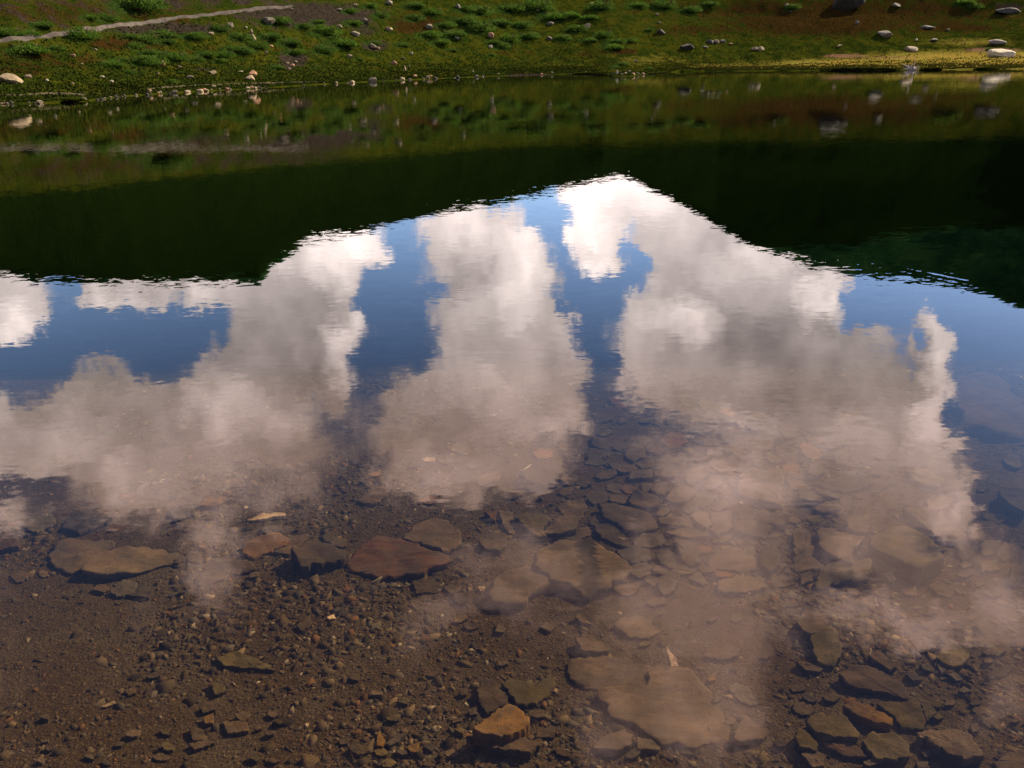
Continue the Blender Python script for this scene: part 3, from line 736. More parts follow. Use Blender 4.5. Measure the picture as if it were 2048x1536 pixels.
# tile, material, thickness, outline in tile pixels, label (None: written from its neighbours), landmark name
ST = [
 ('M', 'band', .060, '1005,560 1030,505 1130,445 1290,440 1400,480 1500,545 1440,610 1280,705 1180,640 1085,625', 'large pointed brown slab with a dark band of algae across its top', 'large slab with the algae band'),
 ('M', 'tan', .045, '790,690 830,600 880,570 980,560 1060,600 1090,640 1010,690 960,745 880,745 800,730', 'smooth tan slab tucked under the left end of the algae-banded slab', 'smooth tan slab'),
 ('M', 'brown', .045, '370,425 430,370 520,340 600,345 660,400 655,450 590,480 520,470 440,440', 'rounded grey-brown slab casting a shadow on the long reddish slab', 'rounded grey-brown slab'),
 ('M', 'red', .035, '100,520 170,460 260,420 370,430 480,480 600,520 605,545 480,600 330,612 220,590 120,570', 'long reddish-brown slab with streaky grain, below the rounded slab', 'long reddish slab'),
 ('H', 'brown', .075, '1050,700 1200,620 1280,590 1420,640 1580,690 1540,740 1300,800 1150,840 1110,760', 'wedge slab with a rust-red front edge beside a black hollow', 'rust-edged wedge slab'),
 ('H', 'rust', .030, '610,710 640,620 760,560 960,530 1030,570 1010,640 850,690 720,745', 'orange-tipped plate behind the black hollow of the wedge slab', 'orange-tipped plate'),
 ('H', 'brown', .022, '890,700 960,620 1040,560 1200,540 1230,560 1130,650 1040,720', None, None),
 ('H', 'pale', .020, '640,402 800,345 1010,345 1000,368 820,398 700,408', 'thin plate with a pale chipped front edge catching the sun', 'thin pale-edged plate'),
 ('L', 'tan', .035, '395,580 480,510 600,475 760,465 875,480 860,520 700,570 540,610 440,600', 'long tan lens-shaped slab, the largest stone at the left', 'long lens-shaped slab'),
 ('L', 'brown', .030, '225,500 290,440 420,430 560,440 480,510 390,570 340,590 260,560', 'broad brown slab partly under the long lens-shaped slab', 'broad slab at the left'),
 ('L', 'dark', .035, '290,370 340,300 430,290 520,320 550,330 460,370 380,395', 'dark slab in the blue reflection behind the lens-shaped slab', 'dark slab at the left'),
 ('L', 'grey', .020, '100,370 160,320 250,310 270,350 180,400', None, None),
 ('L', 'grey', .022, '530,680 600,630 665,640 650,690 560,705', None, None),
 ('L', 'grey', .020, '620,700 680,650 740,680 720,710', None, None),
 ('L', 'dark', .030, '820,300 870,250 930,260 940,310 840,340', None, None),
 ('L', 'rust', .030, '960,260 1000,225 1080,230 1060,270 990,270', 'orange-brown stone beside a black gap in the cloud reflection', 'orange stone'),
 ('H', 'grey', .022, '780,500 820,440 960,440 980,500 860,540', None, None),
 ('H', 'olive', .020, '1340,560 1400,510 1490,520 1440,590 1370,600', None, None),
 ('H', 'brown', .018, '200,1080 380,960 520,900 760,870 700,800 480,760 300,820 200,960', 'broad silty slab in front of the orange-tipped plate', 'broad silty slab'),
 ('L', 'red', .030, '-20,480 0,400 60,400 100,450 90,470', 'dull red stone at the left edge of the picture', 'dull red stone'),
 ('L', 'olive', .018, '1040,1000 1140,970 1290,1030 1330,1060 1200,1050 1080,1040', 'long low olive plate in the dark gravel below the wedge slab', 'long olive plate'),
 ('L', 'brown', .018, '960,1240 1060,1200 1040,1250 980,1270', None, None),
 ('L', 'olive', .022, '1015,1120 1080,1130 1090,1160 1040,1180', None, None),
 ('L', 'ochre', .020, '980,1290 1030,1270 1030,1320 990,1320', None, None),
 ('L', 'brown', .016, '1070,1310 1190,1310 1200,1360 1100,1370', None, None),
 ('L', 'brown', .018, '910,1340 980,1350 1000,1400 930,1400', None, None),
 ('L', 'tan', .016, '910,1420 1000,1400 1040,1410 940,1450', None, None),
 ('L', 'brown', .014, '600,1160 650,1145 660,1170 620,1185', None, None),
 ('L', 'brown', .016, '700,1090 790,1060 770,1090 720,1105', None, None),
 ('L', 'pale', .012, '490,1235 550,1212 560,1225 510,1240', 'small pale flat chip alone in the dark gravel at lower left', None),
 ('A', 'tan', .050, '1480,500 1620,420 1900,390 1880,600 1890,740 1700,670 1510,620', 'broad tan slab with a straight right edge, biggest in the rubble', 'broad straight-edged slab'),
 ('A', 'tan', .035, '1000,440 1100,380 1200,380 1250,420 1150,490 1050,540 1000,500', None, None),
 ('A', 'brown', .035, '840,640 880,580 980,550 1090,580 1100,630 980,700 860,680', None, None),
 ('A', 'tan', .045, '480,680 530,600 640,610 760,660 760,730 600,740 520,710', 'thick tan block in the rubble behind the algae-banded slab', 'thick tan block'),
 ('A', 'brown', .030, '680,590 740,520 840,520 870,580 820,640 740,630', None, None),
 ('A', 'brown', .030, '720,480 720,390 920,380 930,450 860,470', None, None),
 ('A', 'grey', .030, '490,490 500,430 600,400 700,410 710,470 600,480', None, None),
 ('A', 'brown', .025, '300,340 420,360 560,380 560,410 430,430 330,380', None, None),
 ('A', 'brown', .030, '450,240 520,190 630,210 640,270 540,320 470,290', None, None),
 ('A', 'red', .025, '620,180 760,190 830,240 760,260 660,230', None, None),
 ('A', 'tan', .035, '200,740 420,730 650,790 740,850 750,940 600,970 440,950 390,890 260,850', 'broad layered tan slab just behind the algae-banded slab', 'layered tan slab'),
 ('A', 'brown', .022, '170,900 380,900 460,1000 520,1110 350,1070 200,990', None, None),
 ('A', 'brown', .028, '750,840 880,820 1080,890 1070,940 900,900 780,880', None, None),
 ('A', 'tan', .040, '1050,830 1120,780 1210,800 1250,890 1200,930 1100,880', None, None),
 ('A', 'tan', .030, '1220,780 1420,780 1430,890 1430,940 1300,1000 1220,960 1260,900', 'square tan slab in the middle of the rubble', 'square tan slab'),
 ('A', 'tan', .035, '1680,880 1740,810 1860,760 1920,860 1920,940 1790,900', 'triangular tan slab in front of the broad straight-edged slab', 'triangular tan slab'),
 ('A', 'tan', .030, '1430,880 1690,880 1800,930 1740,1020 1600,990 1440,960', None, None),
 ('A', 'brown', .025, '820,960 1000,940 1220,990 1220,1020 950,1010', None, None),
 ('A', 'tan', .055, '890,1040 1040,1060 1130,1120 1140,1240 1010,1250 960,1160', 'pale tilted wedge-shaped stone with a long shadow on its left', 'pale tilted wedge stone'),
 ('A', 'brown', .025, '520,1060 620,990 800,1000 820,1080 700,1100 600,1090', None, None),
 ('A', 'grey', .025, '370,1130 560,1110 690,1160 700,1230 540,1240 430,1200', None, None),
 ('A', 'grey', .025, '740,1180 850,1130 960,1230 1120,1340 900,1300 770,1240', None, None),
 ('A', 'brown', .028, '1200,1250 1280,1140 1500,1130 1640,1230 1690,1310 1500,1330 1300,1300', 'wide dull slab left of the pale eight-sided stone', 'wide dull slab'),
 ('A', 'olive', .055, '1670,1190 1720,1110 1820,1100 1880,1180 1860,1270 1790,1320 1700,1270', 'olive eight-sided stone standing proud of the wide slab', 'olive eight-sided stone'),
 ('A', 'brown', .030, '1530,1160 1620,1110 1650,1160 1620,1220 1550,1210', None, None),
 ('A', 'tan', .025, '500,1340 530,1270 640,1250 700,1290 680,1360 580,1390', None, None),
 ('A', 'brown', .035, '740,1440 780,1370 900,1320 960,1390 900,1500 800,1530', None, None),
 ('A', 'tan', .022, '1290,1500 1300,1420 1450,1360 1700,1390 1750,1470 1550,1530 1350,1530', None, None),
 ('A', 'brown', .022, '700,1320 740,1280 860,1330 840,1370', None, None),
 ('A', 'brown', .022, '1120,1300 1130,1270 1290,1310 1280,1340 1160,1340', None, None),
 ('B', 'olive', .120, '630,1040 680,970 800,920 960,910 1080,960 1230,1080 1330,1150 1260,1240 1060,1290 900,1200 740,1120 650,1070', 'large smooth rounded boulder under water with a wide shadow along its front', 'large rounded boulder'),
 ('B', 'tan', .070, '160,980 190,900 330,930 470,980 610,1000 500,1130 490,1270 380,1220 240,1140 180,1080', 'pale angular slab ending in a downward point, left of the rounded boulder', 'pale angular slab'),
 ('B', 'olive', .045, '140,1440 180,1300 300,1260 650,1250 660,1370 400,1410 230,1450', 'long olive slab lying in front of the pale angular slab', 'long olive slab'),
 ('B', 'brown', .050, '430,860 480,800 580,800 640,900 640,970 520,960 450,930', None, None),
 ('B', 'tan', .035, '930,780 1200,770 1400,900 1540,1000 1450,1060 1300,1030 1130,900', 'flat slab just behind the large rounded boulder', 'flat slab behind the boulder'),
 ('B', 'tan', .025, '-60,970 60,980 140,1130 300,1230 200,1290 -40,1310', None, None),
 ('B', 'grey', .035, '80,440 90,350 220,350 240,430 160,470', None, None),
 ('B', 'grey', .035, '130,520 400,460 600,470 680,540 480,590 300,580', 'long grey slab with a dark undercut, right of the straight-edged slab', 'long grey slab'),
 ('B', 'grey', .050, '-10,590 100,600 240,680 200,700 0,650', None, None),
 ('B', 'grey', .030, '150,570 280,590 400,640 330,670 180,620', None, None),
 ('B', 'brown', .030, '140,760 180,700 350,690 380,760 200,790', None, None),
 ('B', 'grey', .030, '310,260 400,240 470,290 440,340 340,330', None, None),
 ('B', 'grey', .035, '210,150 290,110 400,120 420,170 290,200', None, None),
 ('B', 'olive', .040, '960,410 1150,400 1330,500 1280,570 1100,520', None, None),
 ('B', 'dark', .080, '1820,570 1950,560 2060,600 2060,790 1900,720 1840,640', 'dark slab at the right edge in the blue reflection', 'dark slab at the right edge'),
 ('B', 'brown', .050, '1540,880 1750,890 1880,980 1850,1070 1640,1050 1560,1020', 'dark brown slab right of the rounded boulder with a black front', 'dark brown slab'),
 ('B', 'brown', .020, '1650,1110 1750,1090 1780,1170 1680,1190', None, None),
 ('B', 'tan', .025, '1650,1250 1800,1230 1830,1310 1660,1330', None, None),
 ('B', 'pale', .020, '770,1352 840,1342 895,1405 830,1415', 'small pale stone in front of the large rounded boulder', None),
 ('B', 'dark', .050, '1920,1290 2060,1290 2060,1390 1930,1390', None, None),
 ('B', 'tan', .020, '10,1360 100,1340 130,1420 20,1440', None, None),
 ('G', 'tan', .110, '1430,700 1560,660 1830,660 1920,720 2048,850 2120,1150 1900,1170 1480,1120 1430,900', 'very large flat slab under the blue reflection at the right edge', 'very large slab at the right edge'),
 ('G', 'dark', .040, '1620,600 1700,590 1780,610 1700,640', None, None),
 ('C', 'brown', .022, '350,370 420,300 620,290 790,400 690,470 480,460', 'low triangular slab behind the pale upright shard', 'low triangular slab'),
 ('C', 'brown', .040, '0,480 160,480 310,540 310,600 150,610 60,590', 'small thick slab with an orange-brown front edge', 'small thick slab'),
 ('C', 'brown', .014, '-40,680 300,660 700,740 690,920 520,970 320,950 100,940 -60,850', 'big silt-covered slab left of the pale upright shard', 'big silt-covered slab'),
 ('C', 'brown', .018, '180,960 600,940 700,760 1060,770 1250,960 1420,1280 1400,1400 1100,1480 780,1460 600,1300 330,1210', 'largest slab of the foreground, smooth brown with darker blotches', 'largest foreground slab'),
 ('C', 'grey', .012, '1390,950 1450,900 1580,930 1640,1030 1700,1070 1600,1090 1480,1040', 'dark grey leaf-shaped flat stone on pinkish gravel', 'dark grey leaf-shaped stone'),
 ('C', 'tan', .022, '1440,1420 1480,1270 1560,1170 1760,1350 1720,1400 1500,1450', 'triangular tan slab against the right side of the largest foreground slab', 'foreground triangular slab'),
 ('C', 'tan', .030, '150,1460 250,1370 450,1320 520,1380 500,1470 400,1510', None, None),
 ('C', 'brown', .022, '570,1500 560,1380 700,1400 780,1470 760,1500', None, None),
 ('C', 'brown', .018, '1170,640 1200,560 1350,510 1470,570 1500,640 1350,680', None, None),
 ('C', 'brown', .018, '640,170 700,110 820,120 840,160 720,190', None, None),
 ('C', 'pale', .014, '1515,82 1600,46 1670,40 1560,84', 'bright orange-white sliver of stone on the pinkish gravel', 'orange-white sliver'),
 ('C', 'ochre', .018, '1210,850 1280,790 1280,860 1220,880', None, None),
 ('C', 'brown', .022, '0,290 40,260 150,350 60,340', None, None),
 ('D', 'olive', .050, '60,1100 130,1040 400,1050 490,1140 560,1230 540,1260 300,1240 140,1190', 'thick olive slab in the dark water of the lower right corner', 'thick olive slab'),
 ('D', 'olive', .040, '570,1290 660,1210 900,1230 1020,1330 1010,1430 700,1440', 'olive five-sided slab right of the thick olive slab', 'five-sided olive slab'),
 ('D', 'olive', .045, '0,1160 70,1190 180,1300 160,1380 0,1340 -40,1250', None, None),
 ('D', 'brown', .035, '20,1400 110,1350 240,1430 220,1520 120,1530', None, None),
 ('D', 'ochre', .045, '400,960 500,930 640,970 860,1080 850,1140 700,1110 480,1030', 'ochre ridged stone behind the thick olive slab', 'ochre ridged stone'),
 ('D', 'olive', .025, '700,940 1040,930 1100,960 1160,1100 1130,1180 940,1160 870,1060', None, None),
 ('D', 'tan', .050, '1060,1190 1400,1190 1560,1230 1690,1420 1500,1440 1230,1320', 'long tan slab with a slanting shadow on its left, lower right', 'long tan slab'),
 ('D', 'brown', .025, '1290,1340 1480,1350 1500,1420 1350,1400', None, None),
 ('D', 'brown', .035, '350,690 450,620 700,640 960,780 1040,900 800,830 560,800 440,770', 'long brown slab slanting down to the right, below the pale cloud edge', 'long slanting slab'),
 ('D', 'olive', .045, '100,340 280,260 350,310 400,480 330,580 180,550 130,460', 'dark olive block half under the cloud reflection', 'dark olive block'),
 ('D', 'tan', .045, '-20,200 60,90 180,110 280,200 270,260 110,320 20,280', 'rounded tan stone touching the dark olive block', 'rounded tan stone'),
 ('D', 'brown', .035, '630,510 720,470 900,600 830,630', None, None),
 ('D', 'olive', .040, '1330,430 1400,390 1560,500 1500,590 1400,600 1310,560 1250,510', 'dark stone with a rusty lower rim at the tip of the cloud reflection', 'rusty-rimmed dark stone'),
 ('D', 'grey', .022, '1100,580 1180,590 1200,650 1120,630', None, None),
 ('D', 'grey', .020, '1250,590 1340,640 1300,670', None, None),
 ('D', 'grey', .022, '970,680 1060,660 1120,730 1040,740', None, None),
 ('D', 'olive', .030, '1110,950 1200,960 1260,1020 1170,1100', None, None),
 ('D', 'grey', .020, '1450,830 1500,790 1580,830 1500,850', None, None),
 ('D', 'brown', .020, '1560,1130 1620,1120 1640,1190 1580,1210', None, None),
 ('D', 'grey', .020, '1350,680 1420,660 1500,720 1440,740', None, None),
 ('D', 'tan', .030, '1760,1500 1900,1400 2060,1350 2060,1560 1800,1560', 'flat slab cut off by the lower right corner', 'corner slab'),
 ('D', 'grey', .020, '1060,1480 1180,1470 1170,1530 1080,1530', None, None),
 ('D', 'grey', .018, '1130,1400 1190,1390 1190,1430 1140,1430', None, None),
 ('D', 'red', .025, '200,1300 440,1300 560,1360 620,1430 420,1410', None, None),
 ('D', 'brown', .025, '-30,570 90,580 230,620 190,650 60,640', None, None),
 ('F', 'brown', .028, '1150,830 1180,750 1290,730 1370,770 1440,860 1450,940 1340,980 1250,1030 1190,960', 'heart-shaped flat brown stone behind the golden stone', 'heart-shaped stone'),
 ('F', 'olive', .028, '1380,790 1500,740 1700,760 1830,700 1880,760 1800,860 1700,940 1520,950 1450,870', 'broad olive slab right of the heart-shaped stone', 'broad olive slab'),
 ('F', 'ochre', .085, '1110,1190 1230,1080 1400,970 1480,960 1560,1000 1640,1110 1540,1200 1380,1240 1180,1220', 'golden-brown thick stone with a rugged front, bottom centre', 'golden-brown stone'),
 ('F', 'brown', .045, '1240,1340 1420,1260 1600,1260 1740,1310 1640,1390 1480,1370', 'grey-brown slab with a black shadow in front of the golden stone', 'black-shadowed slab'),
 ('F', 'brown', .020, '990,830 1080,790 1060,860 1010,870', None, None),
 ('F', 'grey', .018, '1070,1000 1150,980 1160,1040 1090,1050', None, None),
 ('F', 'ochre', .020, '240,1320 250,1210 280,1220 320,1280 300,1340', 'small orange leaf-shaped shard at the bottom left of the golden stone', 'orange shard'),
 ('F', 'grey', .022, '320,1310 420,1230 500,1210 440,1290 360,1330', None, None),
 ('F', 'ochre', .018, '510,1340 630,1300 620,1380 560,1390', None, None),
 ('F', 'olive', .018, '430,930 480,890 560,900 520,950', None, None),
 ('F', 'olive', .020, '320,1070 430,1060 420,1100 340,1100', None, None),
 ('F', 'olive', .022, '950,1180 990,1150 1040,1180 1030,1220', None, None),
 ('F', 'tan', .018, '940,200 970,160 1050,135 1080,160 1000,205', 'small tan oblong stone in front of the smooth tan slab', None),
 ('F', 'brown', .018, '1700,1180 1870,1160 1860,1250 1690,1250', None, None),
 ('F', 'brown', .020, '1860,1340 2000,1380 2000,1430 1880,1400', None, None),
 ('F', 'tan', .018, '1730,250 1780,200 1880,240 1820,290', None, None),
 ('F', 'brown', .014, '680,690 740,660 820,660 760,700', None, None),
 ('F', 'brown', .018, '1320,290 1350,200 1420,270 1390,300', None, None),
 ('F', 'tan', .016, '170,860 200,820 300,840 290,870', None, None),
 ('F', 'pale', .016, '1852,830 1870,804 1896,820 1880,846', 'tiny whitish cube-shaped pebble beside the broad olive slab', None),
 ('F', 'grey', .018, '660,1330 720,1310 770,1350 740,1380', None, None),
 ('E', 'tan', .035, '1170,1050 1290,970 1400,980 1440,1060 1370,1140 1230,1120', 'tan stone between the rounded slab and the algae-banded slab', 'small tan stone'),
 ('E', 'brown', .050, '1740,960 1860,860 2000,800 2080,850 2060,945 1900,985', 'brown stone with a curved dark front, behind the algae-banded slab', 'curved-front stone'),
 ('E', 'olive', .045, '1490,830 1700,780 1840,860 1740,950 1800,1010 1700,1010 1590,930', None, None),
 ('E', 'rust', .030, '1220,790 1340,770 1320,870', 'small rusty triangular stone left of a dark gap', 'rusty triangular stone'),
 ('E', 'dark', .050, '1540,440 1700,350 1880,400 1900,500 1780,550 1620,510', 'dark stone with an orange tip amid the pink cloud reflection', 'dark orange-tipped stone'),
 ('E', 'pale', .018, '645,312 700,290 785,300 760,325 690,332', 'pale tan oblong stone far out under the pink reflection', None),
 ('E', 'brown', .020, '1350,780 1480,790 1500,1000 1400,930', None, None),
 ('M', 'brown', .018, '440,690 420,640 530,620 550,680', None, None),
 ('M', 'brown', .016, '570,660 620,650 660,680 610,695', None, None),
 ('E', 'pale', .018, '1160,1472 1230,1472 1215,1500 1185,1508', 'small yellowish-white pebble left of the smooth tan slab', None),
 ('H', 'pale', .012, '1380,1292 1445,1268 1462,1305 1400,1310', 'whitish chip in the gravel under the long reddish slab', None),
 ('H', 'brown', .016, '1100,1370 1160,1330 1250,1330 1220,1380 1150,1420', None, None),
]
TONE = {'brown': 'brown', 'tan': 'tan', 'olive': 'olive', 'red': 'reddish', 'rust': 'rusty', 'grey': 'grey', 'dark': 'dark', 'ochre': 'ochre', 'pale': 'pale', 'band': 'brown'}


def slab_mesh(poly, th, rng, name, mat, low=False):
    """outline (local xy) -> layered slate plate, bottom buried below z=0"""
    poly = np.array(poly)
    size = math.sqrt(max(1e-6, abs(0.5*np.sum(poly[:, 0]*np.roll(poly[:, 1], -1)-np.roll(poly[:, 0], -1)*poly[:, 1]))))
    if 0.5*np.sum(poly[:, 0]*np.roll(poly[:, 1], -1)-np.roll(poly[:, 0], -1)*poly[:, 1]) < 0: poly = poly[::-1]
    step = size/(4 if low else 13)
    ring = []
    n = len(poly)
    for i in range(n):
        a, b = poly[i], poly[(i+1) % n]
        L = np.linalg.norm(b-a); k = max(1, int(L/step))
        nn = np.array([(b-a)[1], -(b-a)[0]])/max(L, 1e-6)
        for j in range(k):
            u = j/k
            j_ = 0 if j == 0 else rng.gauss(0, .022*size)+.045*size*math.sin(u*math.pi)*rng.uniform(-1, 1)
            ring.append(a+(b-a)*u+nn*j_)
    ring = np.array(ring)
    if not low:       # knock the corners off a little
        ring = ring*.8+(np.roll(ring, 1, 0)+np.roll(ring, -1, 0))*.1
    M = len(ring); c = ring.mean(0)
    sd = rng.randrange(10**6)
    und = np.array([rng.gauss(0, 1) for _ in range(M)])
    und = (und+np.roll(und, 1)+np.roll(und, -1))/3
    levels = [(.93, -.05-.3*th, 0), (.95, .15*th, .012), (.985, .30*th, .014), (.965, .42*th, .012), (1.01, .58*th, .012), (1.005, .86*th, .008), (.975, 1.0*th, .004)]
    if low: levels = [(1.0, -.02, 0), (1.02, .6*th, .01), (.96, th, .0)]
    tops = [] if low else [.90, .72, .48, .24]
    tx, ty = rng.gauss(0, .05), rng.gauss(0, .05)
    vv = []
    for s_, z, jt in levels:
        for i in range(M):
            p = c+(ring[i]-c)*(s_+jt*und[i]*1.2)
            vv.append((p[0], p[1], z))
    for s_ in tops:
        for i in range(M):
            p = c+(ring[i]-c)*s_
            vv.append((p[0], p[1], th))
    vv.append((c[0], c[1], th))
    vv = np.array(vv)
    topmask = vv[:, 2] > .8*th
    hz = fbm(vv[:, 0]/size*2.4+sd % 97, vv[:, 1]/size*2.4, 3, 4)*size*.085
    hz = np.clip(hz, -.35*th, .35*th)
    vv[:, 2] += np.where(topmask, hz+(tx*(vv[:, 0]-c[0])+ty*(vv[:, 1]-c[1])), np.where(vv[:, 2] > 0, .5*(tx*(vv[:, 0]-c[0])+ty*(vv[:, 1]-c[1])), 0))
    ff = []
    R = len(levels)+len(tops)
    for r in range(R-1):
        for i in range(M):
            j = (i+1) % M
            ff.append((r*M+i, r*M+j, (r+1)*M+j, (r+1)*M+i))
    for i in range(M):
        ff.append(((R-1)*M+i, (R-1)*M+(i+1) % M, R*M))
    me = mesh_np(name, vv, ff, mat)
    k0 = (len(levels)-1)*M
    sm_ = np.zeros(len(ff), bool); sm_[k0:] = True
    me.polygons.foreach_set('use_smooth', sm_)
    return me, size


def inpoly(p, poly):
    x, y = p; c = False; n = len(poly)
    for i in range(n):
        x1, y1 = poly[i]; x2, y2 = poly[(i+1) % n]
        if (y1 > y) != (y2 > y) and x < (x2-x1)*(y-y1)/(y2-y1)+x1: c = not c
    return c


rng = random.Random(7)
stones = []
for tile, mt, th, outline, label, mark in ST:
    ox, oy, k = TILE[tile]
    P = [(ox+float(a)/k, oy+float(b)/k) for a, b in (s.split(',') for s in outline.split())]
    cx, cy = sum(p[0] for p in P)/len(P), sum(p[1] for p in P)/len(P)
    area = abs(.5*sum(P[i][0]*P[(i+1) % len(P)][1]-P[(i+1) % len(P)][0]*P[i][1] for i in range(len(P))))
    stones.append(dict(P=P, c=(cx, cy), area=area, mt=mt, th=th, label=label, mark=mark))
    if mark: LANDBED.append((cx, cy, mark))
stones.sort(key=lambda s: -s['area'])


def shape_word(P):
    w_ = max(p[0] for p in P)-min(p[0] for p in P); h_ = max(p[1] for p in P)-min(p[1] for p in P)
    r = w_/max(h_, 1)
    return 'narrow' if r > 3.2 else 'oblong' if r > 2.0 else 'blocky' if r > 1.2 else 'squat'


def size_word(a):
    return 'big' if a > 6000 else 'middling' if a > 2500 else 'small' if a > 800 else 'tiny'


world_polys = []
for s_ in stones:
    lift = 0.0; s_['th'] = th = s_['th']*.7
    for (P2, top) in world_polys:
        if inpoly(s_['c'], P2): lift = max(lift, top*.85)
    W = np.array([bedpt(x, y, s_['th']+lift) for x, y in s_['P']])
    c = W.mean(0); base = float(gxy(c[0], c[1]))+lift
    me, size = slab_mesh(W[:, :2]-c[:2], th, rng, 'flat_stone', MAT[s_['mt']])
    lab, grp = s_['label'], 'slate slabs and stones on the lake bed'
    if not lab:
        lab, _ = auto(f"{size_word(s_['area'])} {shape_word(s_['P'])} {TONE[s_['mt']]} slate", *s_['c'], LANDBED, grp)
    link('flat_stone', me, loc=(c[0], c[1], base), label=lab, category='stone', group=grp)
    world_polys.append((s_['P'], lift+th))
    s_['r'] = math.sqrt(s_['area'])

# further flat stones filling the rubble between the traced ones
rng = random.Random(21)
fill = 0
tries = 0
taken = [(s_['c'][0], s_['c'][1], s_['r']*.55) for s_ in stones]
ZONE = [(1130, 1600, 860, 1180, 62, (14, 34)), (1600, 2040, 850, 1190, 22, (12, 30)), (1600, 2048, 1290, 1530, 20, (10, 26)), (640, 1130, 880, 1000, 12, (12, 30)),
        (0, 700, 1040, 1180, 12, (10, 24)), (700, 1600, 1190, 1530, 22, (9, 22)), (0, 900, 1420, 1530, 22, (8, 20)), (1100, 1700, 800, 870, 14, (14, 28))]
for x0_, x1_, y0_, y1_, n_, (r0, r1) in ZONE:
    got = 0
    for _ in range(4000):
        if got >= n_: break
        x, y = rng.uniform(x0_, x1_), rng.uniform(y0_, y1_)
        r = rng.uniform(r0, r1)
        if any(math.hypot(x-a, 1.5*(y-b)) < (c_+r)*.72 for a, b, c_ in taken): continue
        n = rng.randint(5, 8); asp = rng.uniform(.35, .6); rot = rng.uniform(-.35, .35)
        P = []
        for i in range(n):
            a = (i+rng.uniform(-.3, .3))/n*2*math.pi; rr = r*rng.uniform(.75, 1.15)
            dx, dy = rr*math.cos(a), rr*math.sin(a)*asp
            P.append((x+dx*math.cos(rot)-dy*math.sin(rot), y+dx*math.sin(rot)+dy*math.cos(rot)))
        th = rng.uniform(.006, .016)
        W = np.array([bedpt(a, b, th) for a, b in P]); c = W.mean(0)
        mt = rng.choice(['brown', 'brown', 'tan', 'tan', 'grey', 'olive', 'brown', 'tan', 'brown', 'rust'] if y < 1190 else ['brown', 'brown', 'olive', 'grey', 'tan', 'brown', 'olive', 'brown'])
        me, size = slab_mesh(W[:, :2]-c[:2], th, rng, 'slate_chip', MAT[mt])
        area = math.pi*r*r*asp
        lab, grp = auto(f'{size_word(area)} {TONE[mt]} slate chip', x, y, LANDBED, 'loose slate chips among the bigger stones')
        link('slate_chip', me, loc=(c[0], c[1], float(gxy(c[0], c[1]))), label=lab, category='stone', group=grp)
        taken.append((x, y, r)); got += 1

# the pale shard that stands upright in the foreground
A_, B_, C_ = bedpt(1336.5, 1336), bedpt(1354, 1333), bedpt(1343, 1336)
c = (A_+B_)/2
wd = np.linalg.norm(A_-B_)
vv = [(-wd*.5, -.006, -.02), (wd*.5, -.004, -.02), (wd*.35, .022, -.02), (-wd*.4, .02, -.02), (-wd*.48, -.005, .006), (wd*.55, -.004, .010), (wd*.35, .018, .010),
      (-wd*.4, .016, .008), (-.0, .002, .030), (wd*.2, .005, .028), (-wd*.18, .012, .052), (-wd*.1, .010, .050)]
ff = [(0, 1, 5, 4), (1, 2, 6, 5), (2, 3, 7, 6), (3, 0, 4, 7), (4, 5, 8), (5, 9, 8), (5, 6, 9), (8, 9, 11), (8, 11, 10), (4, 8, 10), (4, 10, 7), (7, 10, 11), (7, 11, 6), (6, 11, 9)]
link('stone_shard', mesh_np('stone_shard', vv, ff, MAT['bould_peach']), loc=(c[0], c[1], c[2]+.022), rot=(-.80, .1, .35), scale=(.85, .9, .95), label='small pale and orange pointed shard standing upright in the foreground', category='stone', group='slate slabs and stones on the lake bed')


def tube(pts, radii, K=7):
    pts = [Vector(p) for p in pts]; vv, ff = [], []
    for i, p in enumerate(pts):
        d = (pts[min(i+1, len(pts)-1)]-pts[max(i-1, 0)]).normalized()
        a = d.orthogonal().normalized(); b = d.cross(a)
        for k in range(K):
            an = 2*math.pi*k/K
            vv.append(tuple(p+(a*math.cos(an)+b*math.sin(an))*radii[i]))
    for i in range(len(pts)-1):
        for k in range(K):
            ff.append((i*K+k, i*K+(k+1) % K, (i+1)*K+(k+1) % K, (i+1)*K+k))
    ff.append(tuple(range(K))[::-1]); ff.append(tuple((len(pts)-1)*K+k for k in range(K)))
    return vv, ff


def join(parts):
    V, F = [], []
    for v_, f_ in parts:
        o_ = len(V); V += v_; F += [tuple(i+o_ for i in f) for f in f_]
    return V, F


p0 = bedpt(1705.5, 1121, .02); p1 = bedpt(1707, 1101, .07); p2 = bedpt(1699, 1075, .10); p3 = bedpt(1722, 1080, .09)
v_, f_ = join([tube([p0-p0, p1-p0, p2-p0], [.0035, .003, .002]), tube([p1-p0, p3-p0], [.0028, .0015])])
link('forked_twig', mesh_np('forked_twig', v_, f_, MAT['twig'], True), loc=tuple(p0), label='thin forked reddish twig on the pale angular slab beside the boulder', category='twig')
p0 = bedpt(1028, 950, .04); p1 = bedpt(1048, 940, .06); p2 = bedpt(1062, 929, .07)
v_, f_ = tube([p0-p0, p1-p0, p2-p0], [.004, .0045, .002])
link('pale_twig', mesh_np('pale_twig', v_, f_, MAT['paletwig'], True), loc=tuple(p0), label='short pale stick leaning on the dark orange-tipped stone under water', category='twig')

